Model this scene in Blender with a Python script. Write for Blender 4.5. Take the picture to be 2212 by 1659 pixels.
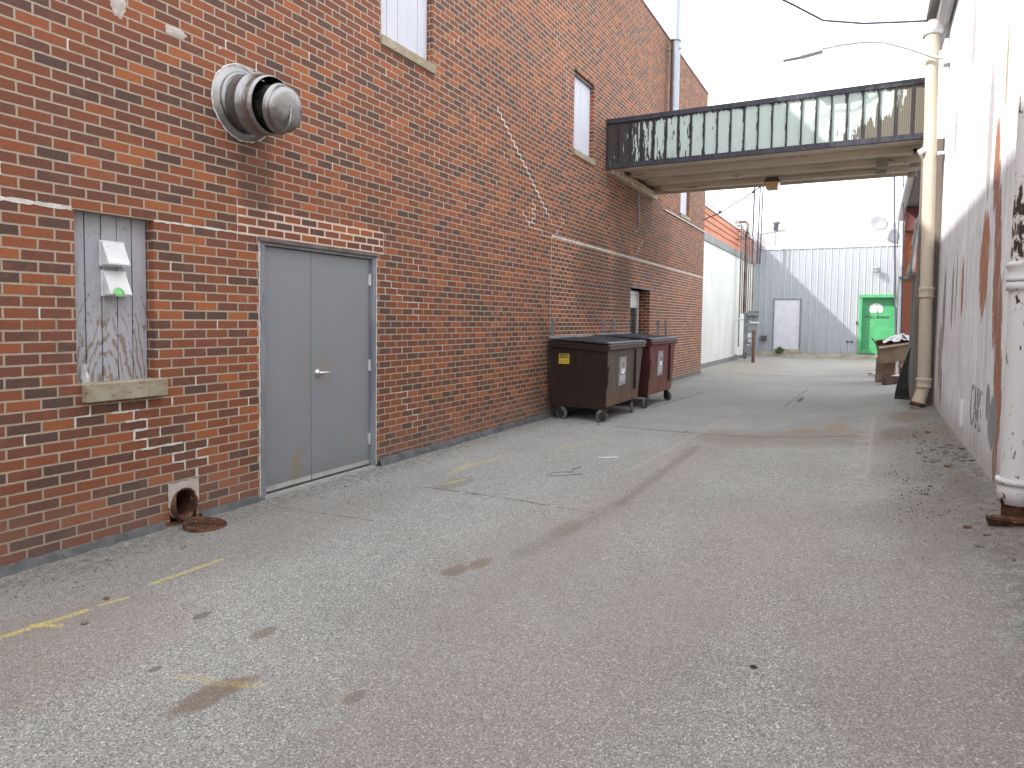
import bpy, bmesh, math, random
from mathutils import Vector, Matrix
random.seed(7)
S = bpy.context.scene
for o in list(bpy.data.objects): bpy.data.objects.remove(o)
PI = math.pi

# ------------------------------------------------------------------ camera
cam_d = bpy.data.cameras.new('camera'); cam = bpy.data.objects.new('camera', cam_d); S.collection.objects.link(cam)
RX = ((0.88347345, -0.03576252, 0.46711422), (0.46828721, 0.03872142, -0.88272744), (0.01348123, 0.99860988, 0.05095648))
m = Matrix(RX).to_4x4(); m.translation = (0, 0, 1.55); cam.matrix_world = m
cam_d.sensor_width = 36; cam_d.lens = 1459 / 2212 * 36; cam_d.shift_y = -65.5 / 2212
cam_d.clip_start = 0.05; cam_d.clip_end = 3000
S.camera = cam
# ------------------------------------------------------------------ light
SUN = Vector((1.0, 0.8, -1.03)).normalized()
elev = math.asin(-SUN.z); azim = math.atan2(-SUN.x, -SUN.y)      # direction towards the sun, clockwise from +Y
W = bpy.data.worlds.new('World'); S.world = W; W.use_nodes = True
wt = W.node_tree; wt.nodes.clear()
wo = wt.nodes.new('ShaderNodeOutputWorld'); bg = wt.nodes.new('ShaderNodeBackground')
sky = wt.nodes.new('ShaderNodeTexSky'); sky.sky_type = 'NISHITA'; sky.sun_disc = False
sky.sun_elevation = elev; sky.sun_rotation = azim
sky.air_density = 1.0; sky.dust_density = 4.0; sky.ozone_density = 1.0
# thin bright overcast veil with soft cloud structure over the clear sky
tcw = wt.nodes.new('ShaderNodeTexCoord'); nzw = wt.nodes.new('ShaderNodeTexNoise')
nzw.inputs['Scale'].default_value = 2.6; nzw.inputs['Detail'].default_value = 6; nzw.inputs['Roughness'].default_value = .55
rpw = wt.nodes.new('ShaderNodeValToRGB'); rpw.color_ramp.elements[0].position = .32; rpw.color_ramp.elements[1].position = .6
rpw.color_ramp.elements[0].color = (.55, .55, .55, 1); rpw.color_ramp.elements[1].color = (.95, .95, .95, 1)
mxw = wt.nodes.new('ShaderNodeMix'); mxw.data_type = 'RGBA'
mxw.inputs[7].default_value = (8.0, 8.15, 8.5, 1)
wt.links.new(tcw.outputs['Generated'], nzw.inputs['Vector']); wt.links.new(nzw.outputs['Fac'], rpw.inputs['Fac'])
wt.links.new(rpw.outputs['Color'], mxw.inputs[0]); wt.links.new(sky.outputs[0], mxw.inputs[6])
wt.links.new(mxw.outputs[2], bg.inputs['Color']); bg.inputs['Strength'].default_value = 0.13
wt.links.new(bg.outputs[0], wo.inputs[0])
sd = bpy.data.lights.new('sun', 'SUN'); sd.energy = 2.4; sd.angle = math.radians(0.9); sd.color = (1, .95, .87)
so = bpy.data.objects.new('sun', sd); S.collection.objects.link(so)
so.rotation_euler = SUN.to_track_quat('-Z', 'Y').to_euler(); so.location = (-20, -20, 25)
S.view_settings.view_transform = 'Standard'; S.view_settings.look = 'None'
S.view_settings.exposure = 1.70; S.view_settings.gamma = 1

# ------------------------------------------------------------------ node helpers
class NT:
    def __init__(s, name):
        s.m = bpy.data.materials.new(name); s.m.use_nodes = True; s.t = s.m.node_tree
        s.b = s.t.nodes['Principled BSDF']; s.tc = s.n('ShaderNodeTexCoord'); s.pos = s.tc.outputs['Object']
    def n(s, typ, **k):
        nd = s.t.nodes.new(typ)
        for a, v in k.items(): setattr(nd, a, v)
        return nd
    def put(s, sock, v):
        if isinstance(v, bpy.types.NodeSocket): s.t.links.new(v, sock)
        elif v is not None:
            if isinstance(v, (tuple, list)) and len(v) == 3 and sock.type == 'RGBA': v = (*v, 1)
            sock.default_value = v
    def ma(s, op, a, b=None, c=None, clamp=False):
        nd = s.n('ShaderNodeMath', operation=op); nd.use_clamp = clamp
        s.put(nd.inputs[0], a)
        if b is not None: s.put(nd.inputs[1], b)
        if c is not None: s.put(nd.inputs[2], c)
        return nd.outputs[0]
    def xyz(s, v=None):
        nd = s.n('ShaderNodeSeparateXYZ'); s.put(nd.inputs[0], v or s.pos); return nd.outputs
    def vec(s, x, y, z):
        nd = s.n('ShaderNodeCombineXYZ'); s.put(nd.inputs[0], x); s.put(nd.inputs[1], y); s.put(nd.inputs[2], z); return nd.outputs[0]
    def sc(s, v, k):
        nd = s.n('ShaderNodeMapping'); s.put(nd.inputs[0], v); nd.inputs['Scale'].default_value = k; return nd.outputs[0]
    def noise(s, v=None, scale=5, detail=4, rough=.55, dist=0):
        nd = s.n('ShaderNodeTexNoise'); s.put(nd.inputs['Vector'], v or s.pos)
        nd.inputs['Scale'].default_value = scale; nd.inputs['Detail'].default_value = detail
        nd.inputs['Roughness'].default_value = rough; nd.inputs['Distortion'].default_value = dist
        return nd.outputs['Fac']
    def ramp(s, f, stops, interp='LINEAR'):
        nd = s.n('ShaderNodeValToRGB'); s.put(nd.inputs[0], f); r = nd.color_ramp; r.interpolation = interp
        while len(r.elements) < len(stops): r.elements.new(.5)
        for e, (p, c) in zip(r.elements, stops):
            e.position = p; e.color = (c, c, c, 1) if not isinstance(c, tuple) else (*c, 1)
        return nd.outputs[0]
    def ss(s, f, a, b, t0=0., t1=1.):
        nd = s.n('ShaderNodeMapRange'); nd.interpolation_type = 'SMOOTHSTEP'
        s.put(nd.inputs[0], f); nd.inputs[1].default_value = a; nd.inputs[2].default_value = b
        nd.inputs[3].default_value = t0; nd.inputs[4].default_value = t1; return nd.outputs[0]
    def lin(s, f, a, b, t0=0., t1=1.):
        nd = s.n('ShaderNodeMapRange'); s.put(nd.inputs[0], f); nd.inputs[1].default_value = a; nd.inputs[2].default_value = b
        nd.inputs[3].default_value = t0; nd.inputs[4].default_value = t1; return nd.outputs[0]
    def mix(s, f, a, b, mode='MIX'):
        nd = s.n('ShaderNodeMix', data_type='RGBA', blend_type=mode); s.put(nd.inputs[0], f); s.put(nd.inputs[6], a); s.put(nd.inputs[7], b)
        return nd.outputs[2]
    def bump(s, h, strength=.3, dist=.01, prev=None):
        nd = s.n('ShaderNodeBump'); s.put(nd.inputs['Height'], h); nd.inputs['Strength'].default_value = strength
        nd.inputs['Distance'].default_value = dist
        if prev is not None: s.t.links.new(prev, nd.inputs['Normal'])
        return nd.outputs[0]
    def white(s, v):
        nd = s.n('ShaderNodeTexWhiteNoise', noise_dimensions='3D'); s.put(nd.inputs[0], v); return nd.outputs['Value']
    def voro(s, v, scale, feat='F1'):
        nd = s.n('ShaderNodeTexVoronoi', feature=feat); s.put(nd.inputs['Vector'], v or s.pos); nd.inputs['Scale'].default_value = scale
        return nd.outputs
    def ell(s, a, b, ca, cb, ra, rb, soft=.25, warp=None):
        """soft elliptical spot in two coordinates -> 0..1"""
        da = s.ma('DIVIDE', s.ma('SUBTRACT', a, ca), ra); db = s.ma('DIVIDE', s.ma('SUBTRACT', b, cb), rb)
        d = s.ma('ADD', s.ma('MULTIPLY', da, da), s.ma('MULTIPLY', db, db))
        if warp is not None: d = s.ma('ADD', d, warp)
        return s.ss(d, 1 - soft, 1 + soft, 1, 0)
    def seg(s, x, y, p, q, w, soft, wob=None):
        """stripe along the segment p-q -> 0..1"""
        dx, dy = q[0] - p[0], q[1] - p[1]; L2 = dx * dx + dy * dy
        px = s.ma('SUBTRACT', x, p[0]); py = s.ma('SUBTRACT', y, p[1])
        t = s.ma('DIVIDE', s.ma('ADD', s.ma('MULTIPLY', px, dx), s.ma('MULTIPLY', py, dy)), L2, clamp=True)
        ex = s.ma('SUBTRACT', px, s.ma('MULTIPLY', t, dx)); ey = s.ma('SUBTRACT', py, s.ma('MULTIPLY', t, dy))
        d = s.ma('SQRT', s.ma('ADD', s.ma('MULTIPLY', ex, ex), s.ma('MULTIPLY', ey, ey)))
        if wob is not None: d = s.ma('ADD', d, wob)
        return s.ss(d, w, w + soft, 1, 0)
    def out(s, col=None, rough=None, metal=None, normal=None, spec=None):
        if col is not None: s.put(s.b.inputs['Base Color'], col)
        if rough is not None: s.put(s.b.inputs['Roughness'], rough)
        if metal is not None: s.put(s.b.inputs['Metallic'], metal)
        if spec is not None: s.put(s.b.inputs['Specular IOR Level'], spec)
        if normal is not None: s.t.links.new(normal, s.b.inputs['Normal'])
        return s.m

def worn(name, c1, c2, scale=6, lo=.4, hi=.65, rough=.6, metal=0., stretch=(1, 1, 1), bump=.15, bscale=60, spec=.4, c3=None, t3=.62):
    k = NT(name); v = k.sc(k.pos, stretch)
    f = k.ss(k.noise(v, scale, 6, .6, .3), lo, hi)
    col = k.mix(f, c1, c2)
    fine = k.noise(None, bscale, 3)
    col = k.mix(.35, col, k.ramp(fine, [(.3, .35), (.7, .65)]), 'OVERLAY')
    if c3 is not None:
        col = k.mix(k.ss(k.noise(v, scale * 2.3, 5, .65), t3, t3 + .05), col, c3)
    return k.out(col, k.lin(fine, .3, .7, max(rough - .1, .05), min(rough + .1, 1)), metal, k.bump(fine, bump, .004), spec)

# ------------------------------------------------------------------ brick
CH, BL, Z0, Y0 = .0700, .196, 2.212, 3.77
XL = -4.49
def make_brick(name, regions=True, tint=None, mort=(.37, .305, .23), bl=BL, ch=CH, z0=Z0 % CH, dirty=True):
    k = NT(name)
    X, Y, Z = k.xyz()
    wob = k.noise(None, 22, 2); w2 = k.ma('MULTIPLY', k.ma('SUBTRACT', wob, .5), .006)
    u = k.ma('ADD', k.ma('ADD', Y, X), w2); v = k.ma('ADD', Z, w2)
    if name == 'red_brick_far': u = k.ma('ADD', k.ma('ADD', X, Y), w2)
    r = k.ma('DIVIDE', k.ma('SUBTRACT', v, z0), ch); row = k.ma('FLOOR', r); fr = k.ma('FRACT', r)
    sh = k.ma('MULTIPLY', k.ma('MODULO', k.ma('ADD', row, 200), 2), .5)
    c = k.ma('ADD', k.ma('DIVIDE', k.ma('SUBTRACT', u, Y0 % bl), bl), sh); col_ = k.ma('FLOOR', c); fc = k.ma('FRACT', c)
    eh = k.ma('MULTIPLY', k.ma('MINIMUM', fr, k.ma('SUBTRACT', 1, fr)), ch)
    ev = k.ma('MULTIPLY', k.ma('MINIMUM', fc, k.ma('SUBTRACT', 1, fc)), bl)
    e = k.ma('MINIMUM', eh, ev)
    half = .0056
    rough_n = k.noise(None, 90, 3)
    e = k.ma('ADD', e, k.ma('MULTIPLY', k.ma('SUBTRACT', rough_n, .5), .0042))
    region = None
    if regions:
        def box(a, b, c_, d):
            return k.ma('MULTIPLY', k.ma('MULTIPLY', k.ma('GREATER_THAN', Y, a), k.ma('LESS_THAN', Y, b)),
                        k.ma('MULTIPLY', k.ma('GREATER_THAN', Z, c_), k.ma('LESS_THAN', Z, d)))
        patch = box(3.765, 5.6, 2.2, 2.44)
        infill = box(9.76, 20.65, 0, 2.86)
        region = k.ma('MAXIMUM', patch, k.ma('MULTIPLY', infill, .55))
        e = k.ma('SUBTRACT', e, k.ma('MULTIPLY', patch, .0025))
    brickm = k.ss(e, half, half + .0016)                       # 1 inside a brick
    rnd = k.white(k.vec(col_, row, 3.1)); rnd2 = k.white(k.vec(row, col_, 7.7))
    bc = k.ramp(rnd, [(0, (.37, .118, .042)), (.12, (.30, .090, .038)), (.36, (.225, .070, .036)),
                      (.60, (.175, .062, .038)), (.80, (.130, .056, .041)), (.91, (.104, .056, .047)), (1, (.078, .050, .045))])
    if tint: bc = k.mix(.8, bc, tint)
    streak = k.noise(k.sc(k.pos, (30, 14, 60)), 4, 4, .7)
    blot = k.noise(k.vec(k.ma('MULTIPLY', u, 1.), k.ma('MULTIPLY', v, 1.6), rnd2), 11, 3)
    bc = k.mix(.20, bc, (.130, .078, .052)); bc = k.mix(.75, bc, k.ramp(streak, [(.3, .3), (.7, .7)]), 'OVERLAY')
    bc = k.mix(k.ss(blot, .5, .75, 0, .45), bc, k.mix(.5, bc, (.36, .12, .06)))
    mc = k.mix(k.noise(None, 14, 4), tuple(x * .8 for x in mort), tuple(min(x * 1.2, 1) for x in mort))
    if regions:
        mc = k.mix(region, mc, (.62, .50, .40))
        # odd joints repointed in pale mortar
        spot = k.ma('MULTIPLY', k.ma('GREATER_THAN', rnd2, .965), k.ma('LESS_THAN', fc, .06))
        mc = k.mix(spot, mc, (.72, .68, .62))
    col = k.mix(brickm, mc, bc)
    if dirty:
        big = k.noise(k.sc(k.pos, (1, .5, .5)), .9, 5, .6)
        col = k.mix(.28, col, k.ramp(big, [(.3, .38), (.7, .6)]), 'OVERLAY')
        vs = k.noise(k.sc(k.pos, (1, 2.2, .18)), 2.2, 5, .6)
        col = k.mix(k.ss(vs, .57, .74, 0, .28), col, (.13, .085, .065))
        if regions:
            # black soot run under the kitchen exhaust and damp runs on the infill
            nn = k.ma('MULTIPLY', k.ma('SUBTRACT', k.noise(None, 5, 4), .5), .9)
            soot = k.ell(Y, Z, 3.95, 2.72, .17, .42, .6, nn)
            col = k.mix(k.ma('MULTIPLY', soot, .42), col, (.05, .045, .04))
            for (yy, zz, ry, rz, a) in ((11.6, 2.3, .9, .8, .4), (13.3, 2.3, .6, .7, .5), (15.6, 3.4, 1.3, 1.0, .35), (9.6, .5, .5, 1.2, .25)):
                col = k.mix(k.ma('MULTIPLY', k.ell(Y, Z, yy, zz, ry, rz, .8, nn), a), col, (.06, .035, .028))
            # faint white blooms
            bl_ = k.ma('MULTIPLY', k.ss(k.noise(None, 1.7, 6, .7), .62, .8, 0, .22), 1)
            col = k.mix(bl_, col, (.5, .45, .42))
            foot = k.ss(k.ma('ADD', Z, nn), .1, .55, .30, 0)
            col = k.mix(foot, col, (.20, .16, .14))
    h1 = k.ma('ADD', k.ma('MULTIPLY', brickm, 1.), k.ma('MULTIPLY', streak, .22))
    h1 = k.ma('ADD', h1, k.ma('MULTIPLY', rnd2, .35))
    pit = k.ss(k.noise(None, 38, 4, .7), .66, .72, 0, .8); bcol = k.mix(k.ma('MULTIPLY', pit, .5), col, (.09, .05, .04)); col = bcol; h1 = k.ma('SUBTRACT', h1, pit)
    return k.out(col, .88, 0, k.bump(h1, .75, .006), .25)
M = {}
M['brick'] = make_brick('red_brick')
M['brick2'] = make_brick('red_brick_far', False, (.30, .09, .045), (.2, .1, .07), .21, .075, 0, False)

# ------------------------------------------------------------------ asphalt
def asphalt():
    k = NT('asphalt'); X, Y, Z = k.xyz()
    base = k.noise(None, .8, 5, .6)
    col = k.mix(k.ss(base, .35, .65), (.226, .226, .208), (.276, .276, .256))
    n2 = k.noise(None, 9, 5, .65)
    col = k.mix(.35, col, k.ramp(n2, [(.3, .36), (.7, .64)]), 'OVERLAY')
    # stones in the binder, two sizes
    v1 = k.voro(None, 110); r1 = k.white(v1['Position']); chip = k.ma('MULTIPLY', k.ss(v1['Distance'], .38, .5, 1, 0), k.ma('GREATER_THAN', r1, .35))
    cc = k.ramp(r1, [(.35, (.16, .158, .147)), (.55, (.30, .298, .280)), (.8, (.45, .447, .425)), (1, (.70, .70, .67))])
    wear = k.ss(k.noise(None, 1.5, 4, .6), .3, .62, .6, 1)
    dust = k.ss(Y, 9, 17, 1, .25)
    col = k.mix(k.ma('MULTIPLY', k.ma('MULTIPLY', chip, wear), dust), col, cc)
    v2 = k.voro(None, 190); r2 = k.white(v2['Position'])
    col = k.mix(k.ma('MULTIPLY', k.ma('GREATER_THAN', r2, .72), .38), col, (.52, .515, .495))
    col = k.mix(k.ma('MULTIPLY', k.ma('LESS_THAN', r2, .22), .55), col, (.07, .065, .062))
    v3 = k.voro(None, 34); r3 = k.white(v3['Position'])
    col = k.mix(k.ma('MULTIPLY', k.ss(v3['Distance'], .14, .2, 1, 0), k.ma('GREATER_THAN', r3, .8)), col, (.62, .60, .57))
    # broad tones: pinkish brown clay dust along the wheel tracks, darker and paler areas
    wn = k.ma('MULTIPLY', k.ma('SUBTRACT', k.noise(None, 1.3, 5, .65), .5), 2.4)
    def tone(f, c, a): 
        nonlocal col
        col = k.mix(k.ma('MULTIPLY', f, a), col, c)
    tone(k.ell(X, Y, -1.2, 2.4, .75, 1.5, .9, wn), (.235, .195, .17), .36)
    tone(k.ell(X, Y, -1.95, 4.0, .45, 1.3, .9, wn), (.22, .185, .16), .3)
    tone(k.ell(X, Y, -1.75, 6.6, .35, 2.8, .9, wn), (.26, .205, .175), .26)
    tone(k.ell(X, Y, -.55, 4.6, .55, 1.4, .9, wn), (.27, .205, .17), .25)
    tone(k.ell(X, Y, .25, 3.2, .5, 1.3, .9, wn), (.22, .18, .15), .4)
    tone(k.ell(X, Y, .6, 8.5, .5, 3.5, .9, wn), (.14, .125, .11), .5)
    tone(k.ell(X, Y, .55, 5.2, .5, 1.1, .9, wn), (.17, .145, .125), .5)
    tone(k.ell(X, Y, -3.9, 3.2, .6, 2.0, .9, wn), (.16, .145, .13), .4)
    tone(k.ell(X, Y, -3.3, 1.6, .4, .8, .9, wn), (.25, .18, .15), .4)
    tone(k.ell(X, Y, -1.5, 16.5, 2.6, 4.0, .9, wn), (.18, .175, .165), .18)  # darker grey area on the paving below and beyond the footbridge
    tone(k.ell(X, Y, -.6, 9.2, 1.5, .7, .9, wn), (.20, .155, .115), .5)
    tone(k.ell(X, Y, -1.2, 27, 4.0, 5.0, .9, wn), (.33, .31, .275), .35)  # paler tan area over the far paving
    tone(k.ell(X, Y, -3.6, 24, 1.0, 4.0, .9, wn), (.27, .21, .165), .4)
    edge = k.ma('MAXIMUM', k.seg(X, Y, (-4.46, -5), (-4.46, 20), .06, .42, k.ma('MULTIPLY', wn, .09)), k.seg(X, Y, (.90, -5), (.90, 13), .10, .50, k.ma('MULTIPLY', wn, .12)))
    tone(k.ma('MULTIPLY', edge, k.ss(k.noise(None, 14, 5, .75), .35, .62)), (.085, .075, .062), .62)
    # oil and damp spots
    ws = k.ma('MULTIPLY', k.ma('SUBTRACT', k.noise(None, 12, 4), .5), 1.1)
    for (x, y, a, b, c, s_) in ((-2.33, 1.80, .075, .16, (.15, .105, .078), .7), (-2.28, 1.93, .05, .08, (.17, .125, .085), .5),
                            (-2.20, 3.44, .065, .10, (.155, .115, .08), .65), (-2.13, 3.62, .06, .11, (.17, .13, .095), .6),
                            (-2.57, 2.3, .045, .07, (.15, .11, .08), .6), (-3.0, 2.28, .03, .05, (.11, .10, .09), .7), (-2.72, 1.83, .02, .03, (.11, .1, .09), .7),
                            (-1.94, 4.55, .10, .22, (.18, .14, .105), .35), (-1.78, 2.05, .035, .06, (.15, .11, .08), .5), (-3.4, 5.3, .12, .3, (.15, .13, .12), .4),
                            (.35, 9.3, .2, .5, (.11, .10, .09), .45), (-.35, 10.1, .15, .4, (.28, .19, .10), .5), (-.75, 9.9, .12, .35, (.28, .19, .10), .4),
                            (.7, 6.3, .12, .3, (.13, .115, .10), .45), (.5, 10.8, .2, .6, (.17, .12, .085), .6), (-1.15, 14.2, .05, .45, (.05, .045, .04), .8)):
        tone(k.ell(X, Y, x, y, a, b, .55, ws), c, s_)
    # cracks, seams and tyre scrape
    wb = k.ma('MULTIPLY', k.ma('SUBTRACT', k.noise(None, 4, 5, .7), .5), .05)
    wb2 = k.ma('MULTIPLY', k.ma('SUBTRACT', k.noise(None, 7, 5, .7), .5), .10)
    for (p, q, w, s_, c, a, wbn) in (((-3.3, 9.43), (-.1, 9.27), .008, .016, (.035, .03, .028), .85, wb),
                               ((-4.1, 5.04), (-2.57, 5.1), .001, .010, (.035, .03, .028), .75, wb2), ((-2.57, 5.1), (-1.87, 5.03), .001, .009, (.035, .03, .028), .7, wb2),
                               ((-1.98, 3.9), (-1.80, 5.4), .01, .14, (.14, .115, .10), .28, wb2), ((-1.80, 5.4), (-1.83, 8.3), .0, .11, (.13, .10, .085), .38, wb2),
                               ((-2.15, 6.6), (-1.93, 12.2), .0, .05, (.36, .345, .33), .4, wb2), ((-4.45, 3.9), (-3.2, 4.0), .0, .012, (.06, .055, .05), .5, wb2),
                               ((-3.7, 21.3), (-.4, 21.0), .01, .05, (.06, .055, .05), .7, wb), ((.09, 11.2), (.02, 6.65), .0, .035, (.36, .345, .33), .4, wb2),
                               ((-3.4, 11.9), (-3.2, 15), .0, .03, (.05, .045, .04), .7, wb2), ((-1.3, 13), (-1.2, 17), .0, .03, (.08, .07, .06), .6, wb2)):
        tone(k.seg(X, Y, p, q, w, s_, wbn), c, a)
    # concrete-coloured patch strip
    strip = k.ma('MULTIPLY', k.seg(X, Y, (.03, 11.1), (-.07, 6.75), .07, .04, wb2), k.ss(k.noise(None, 2.6, 4, .6), .42, .52))
    tone(k.ma('MULTIPLY', strip, k.ss(k.noise(None, 7, 5, .7), .40, .60)), (.38, .365, .345), .5)
    # utility paint, worn through to the stones
    grit = k.ss(k.noise(None, 60, 3, .7), .40, .56)
    for (p, q, w, a) in (((-3.60, 2.41), (-3.585, 2.86), .013, .85), ((-3.62, 1.60), (-3.57, 2.02), .014, .9), ((-3.57, 2.10), (-3.54, 2.22), .010, .7),
                         ((-3.62, 1.80), (-3.50, 1.86), .012, .8), ((-3.48, 5.26), (-3.41, 5.48), .025, .6), ((-3.72, 5.9), (-3.60, 6.55), .03, .4), ((-3.66, 5.6), (-3.72, 6.1), .03, .35),
                         ((-2.57, 1.84), (-2.46, 1.89), .016, .35), ((-2.42, 1.87), (-2.2, 1.95), .016, .30), ((-3.3, 7.4), (-3.1, 8.2), .03, .3)):
        tone(k.ma('MULTIPLY', k.seg(X, Y, p, q, w, .014, k.ma('MULTIPLY', wb, .25)), grit), (.55, .46, .12), a)
    for (p, q, w, a) in (((-1.80, 1.84), (-1.73, 1.93), .012, .16), ((.52, 3.2), (.62, 3.6), .01, .12), ((.66, 2.4), (.66, 2.8), .01, .12), ((-.9, 1.5), (-.86, 1.55), .012, .3)):
        tone(k.ma('MULTIPLY', k.seg(X, Y, p, q, w, .02, wb), grit), (.16, .42, .34), a)
    tone(k.ma('MULTIPLY', k.seg(X, Y, (-2.6, 7.12), (-2.52, 7.28), .01, .008, None), grit), (.8, .78, .75), .0)
    h = k.ma('ADD', k.ma('MULTIPLY', chip, .6), k.ma('MULTIPLY', n2, .5))
    h = k.ma('ADD', h, k.ma('MULTIPLY', k.noise(None, 160, 2), .5))
    return k.out(col, .93, 0, k.bump(h, .55, .004), .25)
M['asphalt'] = asphalt()

# peeling white paint on the right-hand wall
def peeling_wall():
    k = NT('peeling_white_render'); X, Y, Z = k.xyz()
    n = k.noise(None, 1.2, 5, .6); n2 = k.noise(k.sc(k.pos, (1, 6, .7)), 1.6, 6, .65)
    col = k.mix(k.ss(n, .3, .7), (.64, .66, .69), (.80, .82, .85))
    col = k.mix(k.ss(n2, .52, .74, 0, .3), col, (.46, .47, .51))
    col = k.mix(k.ss(k.noise(k.sc(k.pos, (1, 3, .5)), 3.1, 5), .56, .7, 0, .4), col, (.60, .55, .46))
    fine = k.noise(None, 45, 4)
    # narrow vertical scabs
    sn = k.noise(k.sc(k.pos, (1, 9, .9)), 2.1, 6, .62, .2)
    col = k.mix(k.ss(sn, .625, .65, 0, .85), col, k.mix(k.noise(None, 2.0, 2), (.20, .15, .13), (.30, .29, .29)))
    wn = k.ma('ADD', k.ma('MULTIPLY', k.ma('SUBTRACT', k.noise(k.sc(k.pos, (1, 3, 1.0)), 4, 6, .8), .5), 3.2), k.ma('MULTIPLY', k.ma('SUBTRACT', k.noise(k.sc(k.pos, (1, 2, 1)), 40, 4, .8), .5), 1.6))
    RB, GR = (.30, .135, .085), (.25, .25, .26)
    for (y, z, ry, rz, c) in ((7.32, 2.10, .26, .40, (.36, .155, .085)), (6.62, 2.0, .14, .55, RB), (6.40, 1.45, .13, .45, RB), (6.28, .95, .14, .38, (.33, .15, .10)),
                              (6.30, .55, .10, .20, RB), (6.48, .78, .20, .19, GR), (6.75, .92, .10, .14, GR), (6.9, 2.9, .12, .35, RB), (6.75, 2.55, .08, .4, RB),
                              (8.9, 1.95, .09, .3, RB), (9.9, 1.9, .10, .35, GR), (10.9, 1.75, .16, .5, GR), (11.2, 1.1, .22, .4, (.36, .30, .24)), (10.9, .7, .14, .25, GR),
                              (9.5, 2.0, .04, .35, (.12, .11, .11)), (7.35, 3.3, .13, .55, (.34, .34, .36)), (8.9, 4.7, .14, .35, (.34, .34, .36)), (10.4, 4.0, .13, .3, (.34, .34, .36)), (6.6, 3.6, .05, .3, (.3, .25, .2))):
        col = k.mix(k.ell(Y, Z, y, z, ry * 1.12, rz * 1.12, .08, wn), col, k.mix(k.noise(None, 14, 4), tuple(q * .75 for q in c), tuple(q * 1.3 for q in c)))
    crack = k.seg(Y, Z, (7.08, 2.25), (7.06, 1.62), .012, .01, k.ma('MULTIPLY', k.ma('SUBTRACT', fine, .5), .01))
    col = k.mix(crack, col, (.68, .67, .62))
    # irregular grime in vertical washes and splash line
    wash = k.noise(k.sc(k.pos, (1, 2.4, .22)), 2.3, 6, .65)
    col = k.mix(k.ss(k.noise(k.sc(k.pos, (1, 4, 1.4)), 3, 6, .7), .55, .60, 0, .35), col, (.50, .49, .47))
    col = k.mix(k.ss(wash, .45, .68, 0, .38), col, (.30, .30, .33))
    gm = k.ss(k.ma('ADD', Z, k.ma('MULTIPLY', wn, .05)), .38, .75, .45, 0); col = k.mix(gm, col, (.30, .27, .25))
    spk = k.voro(None, 16); col = k.mix(k.ma('MULTIPLY', k.ss(spk['Distance'], .08, .12, 1, 0), k.ma('GREATER_THAN', k.white(spk['Position']), .86)), col, (.10, .09, .09))
    col = k.mix(.5, col, k.ramp(fine, [(.3, .36), (.7, .64)]), 'OVERLAY')
    mort = k.ss(k.ma('PINGPONG', Z, .1), .0, .012)
    col = k.mix(k.ma('MULTIPLY', k.ma('SUBTRACT', 1, mort), .03), col, (.40, .40, .42))
    h = k.ma('ADD', fine, k.ma('ADD', k.ma('MULTIPLY', n2, 1.2), k.ma('MULTIPLY', mort, .10)))
    return k.out(col, .9, 0, k.bump(h, .5, .01), .25)
M['peel_wall'] = peeling_wall()

def boards(name, peel=True):
    k = NT(name); X, Y, Z = k.xyz()
    n = k.noise(None, 3, 5); fine = k.noise(k.sc(k.pos, (1, 3, .3)), 40, 4)
    col = k.mix(n, (.34, .34, .37), (.44, .44, .47)) if peel else k.mix(n, (.48, .48, .53), (.58, .58, .63))
    if peel:
        wv = k.n('ShaderNodeTexWave', wave_type='RINGS', rings_direction='SPHERICAL'); v = k.sc(k.pos, (1, 3.6, 1))
        vv = k.n('ShaderNodeVectorMath', operation='SUBTRACT'); k.put(vv.inputs[0], v); vv.inputs[1].default_value = (0, 2.76 * 3.6, .85)
        k.put(wv.inputs['Vector'], vv.outputs[0]); wv.inputs['Scale'].default_value = 2.6; wv.inputs['Distortion'].default_value = 9
        wv.inputs['Detail'].default_value = 4; wv.inputs['Detail Scale'].default_value = 1.4
        low = k.ss(Z, 1.15, 1.95, 1, 0)
        mk = k.ma('ADD', k.ma('MULTIPLY', wv.outputs['Fac'], .27), k.ma('MULTIPLY', k.noise(k.sc(k.pos, (1, 11, 3.4)), 4.5, 6, .72), .85))
        mk = k.ss(k.ma('ADD', mk, k.ma('MULTIPLY', low, .15)), .76, .785)
        col = k.mix(k.ma('MULTIPLY', mk, .8), col, k.mix(k.noise(None, 6, 3), (.17, .10, .085), (.26, .20, .14)))
        col = k.mix(k.ss(k.noise(k.sc(k.pos, (1, 4, 1)), 2.5, 4), .55, .75, 0, .6), col, (.22, .19, .15))
    col = k.mix(.3, col, k.ramp(fine, [(.3, .35), (.7, .65)]), 'OVERLAY')
    return k.out(col, .8, 0, k.bump(fine, .3, .003), .3)
M['boards'] = boards('peeling_grey_boards'); M['boards_clean'] = boards('pale_grey_boards', False)

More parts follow.
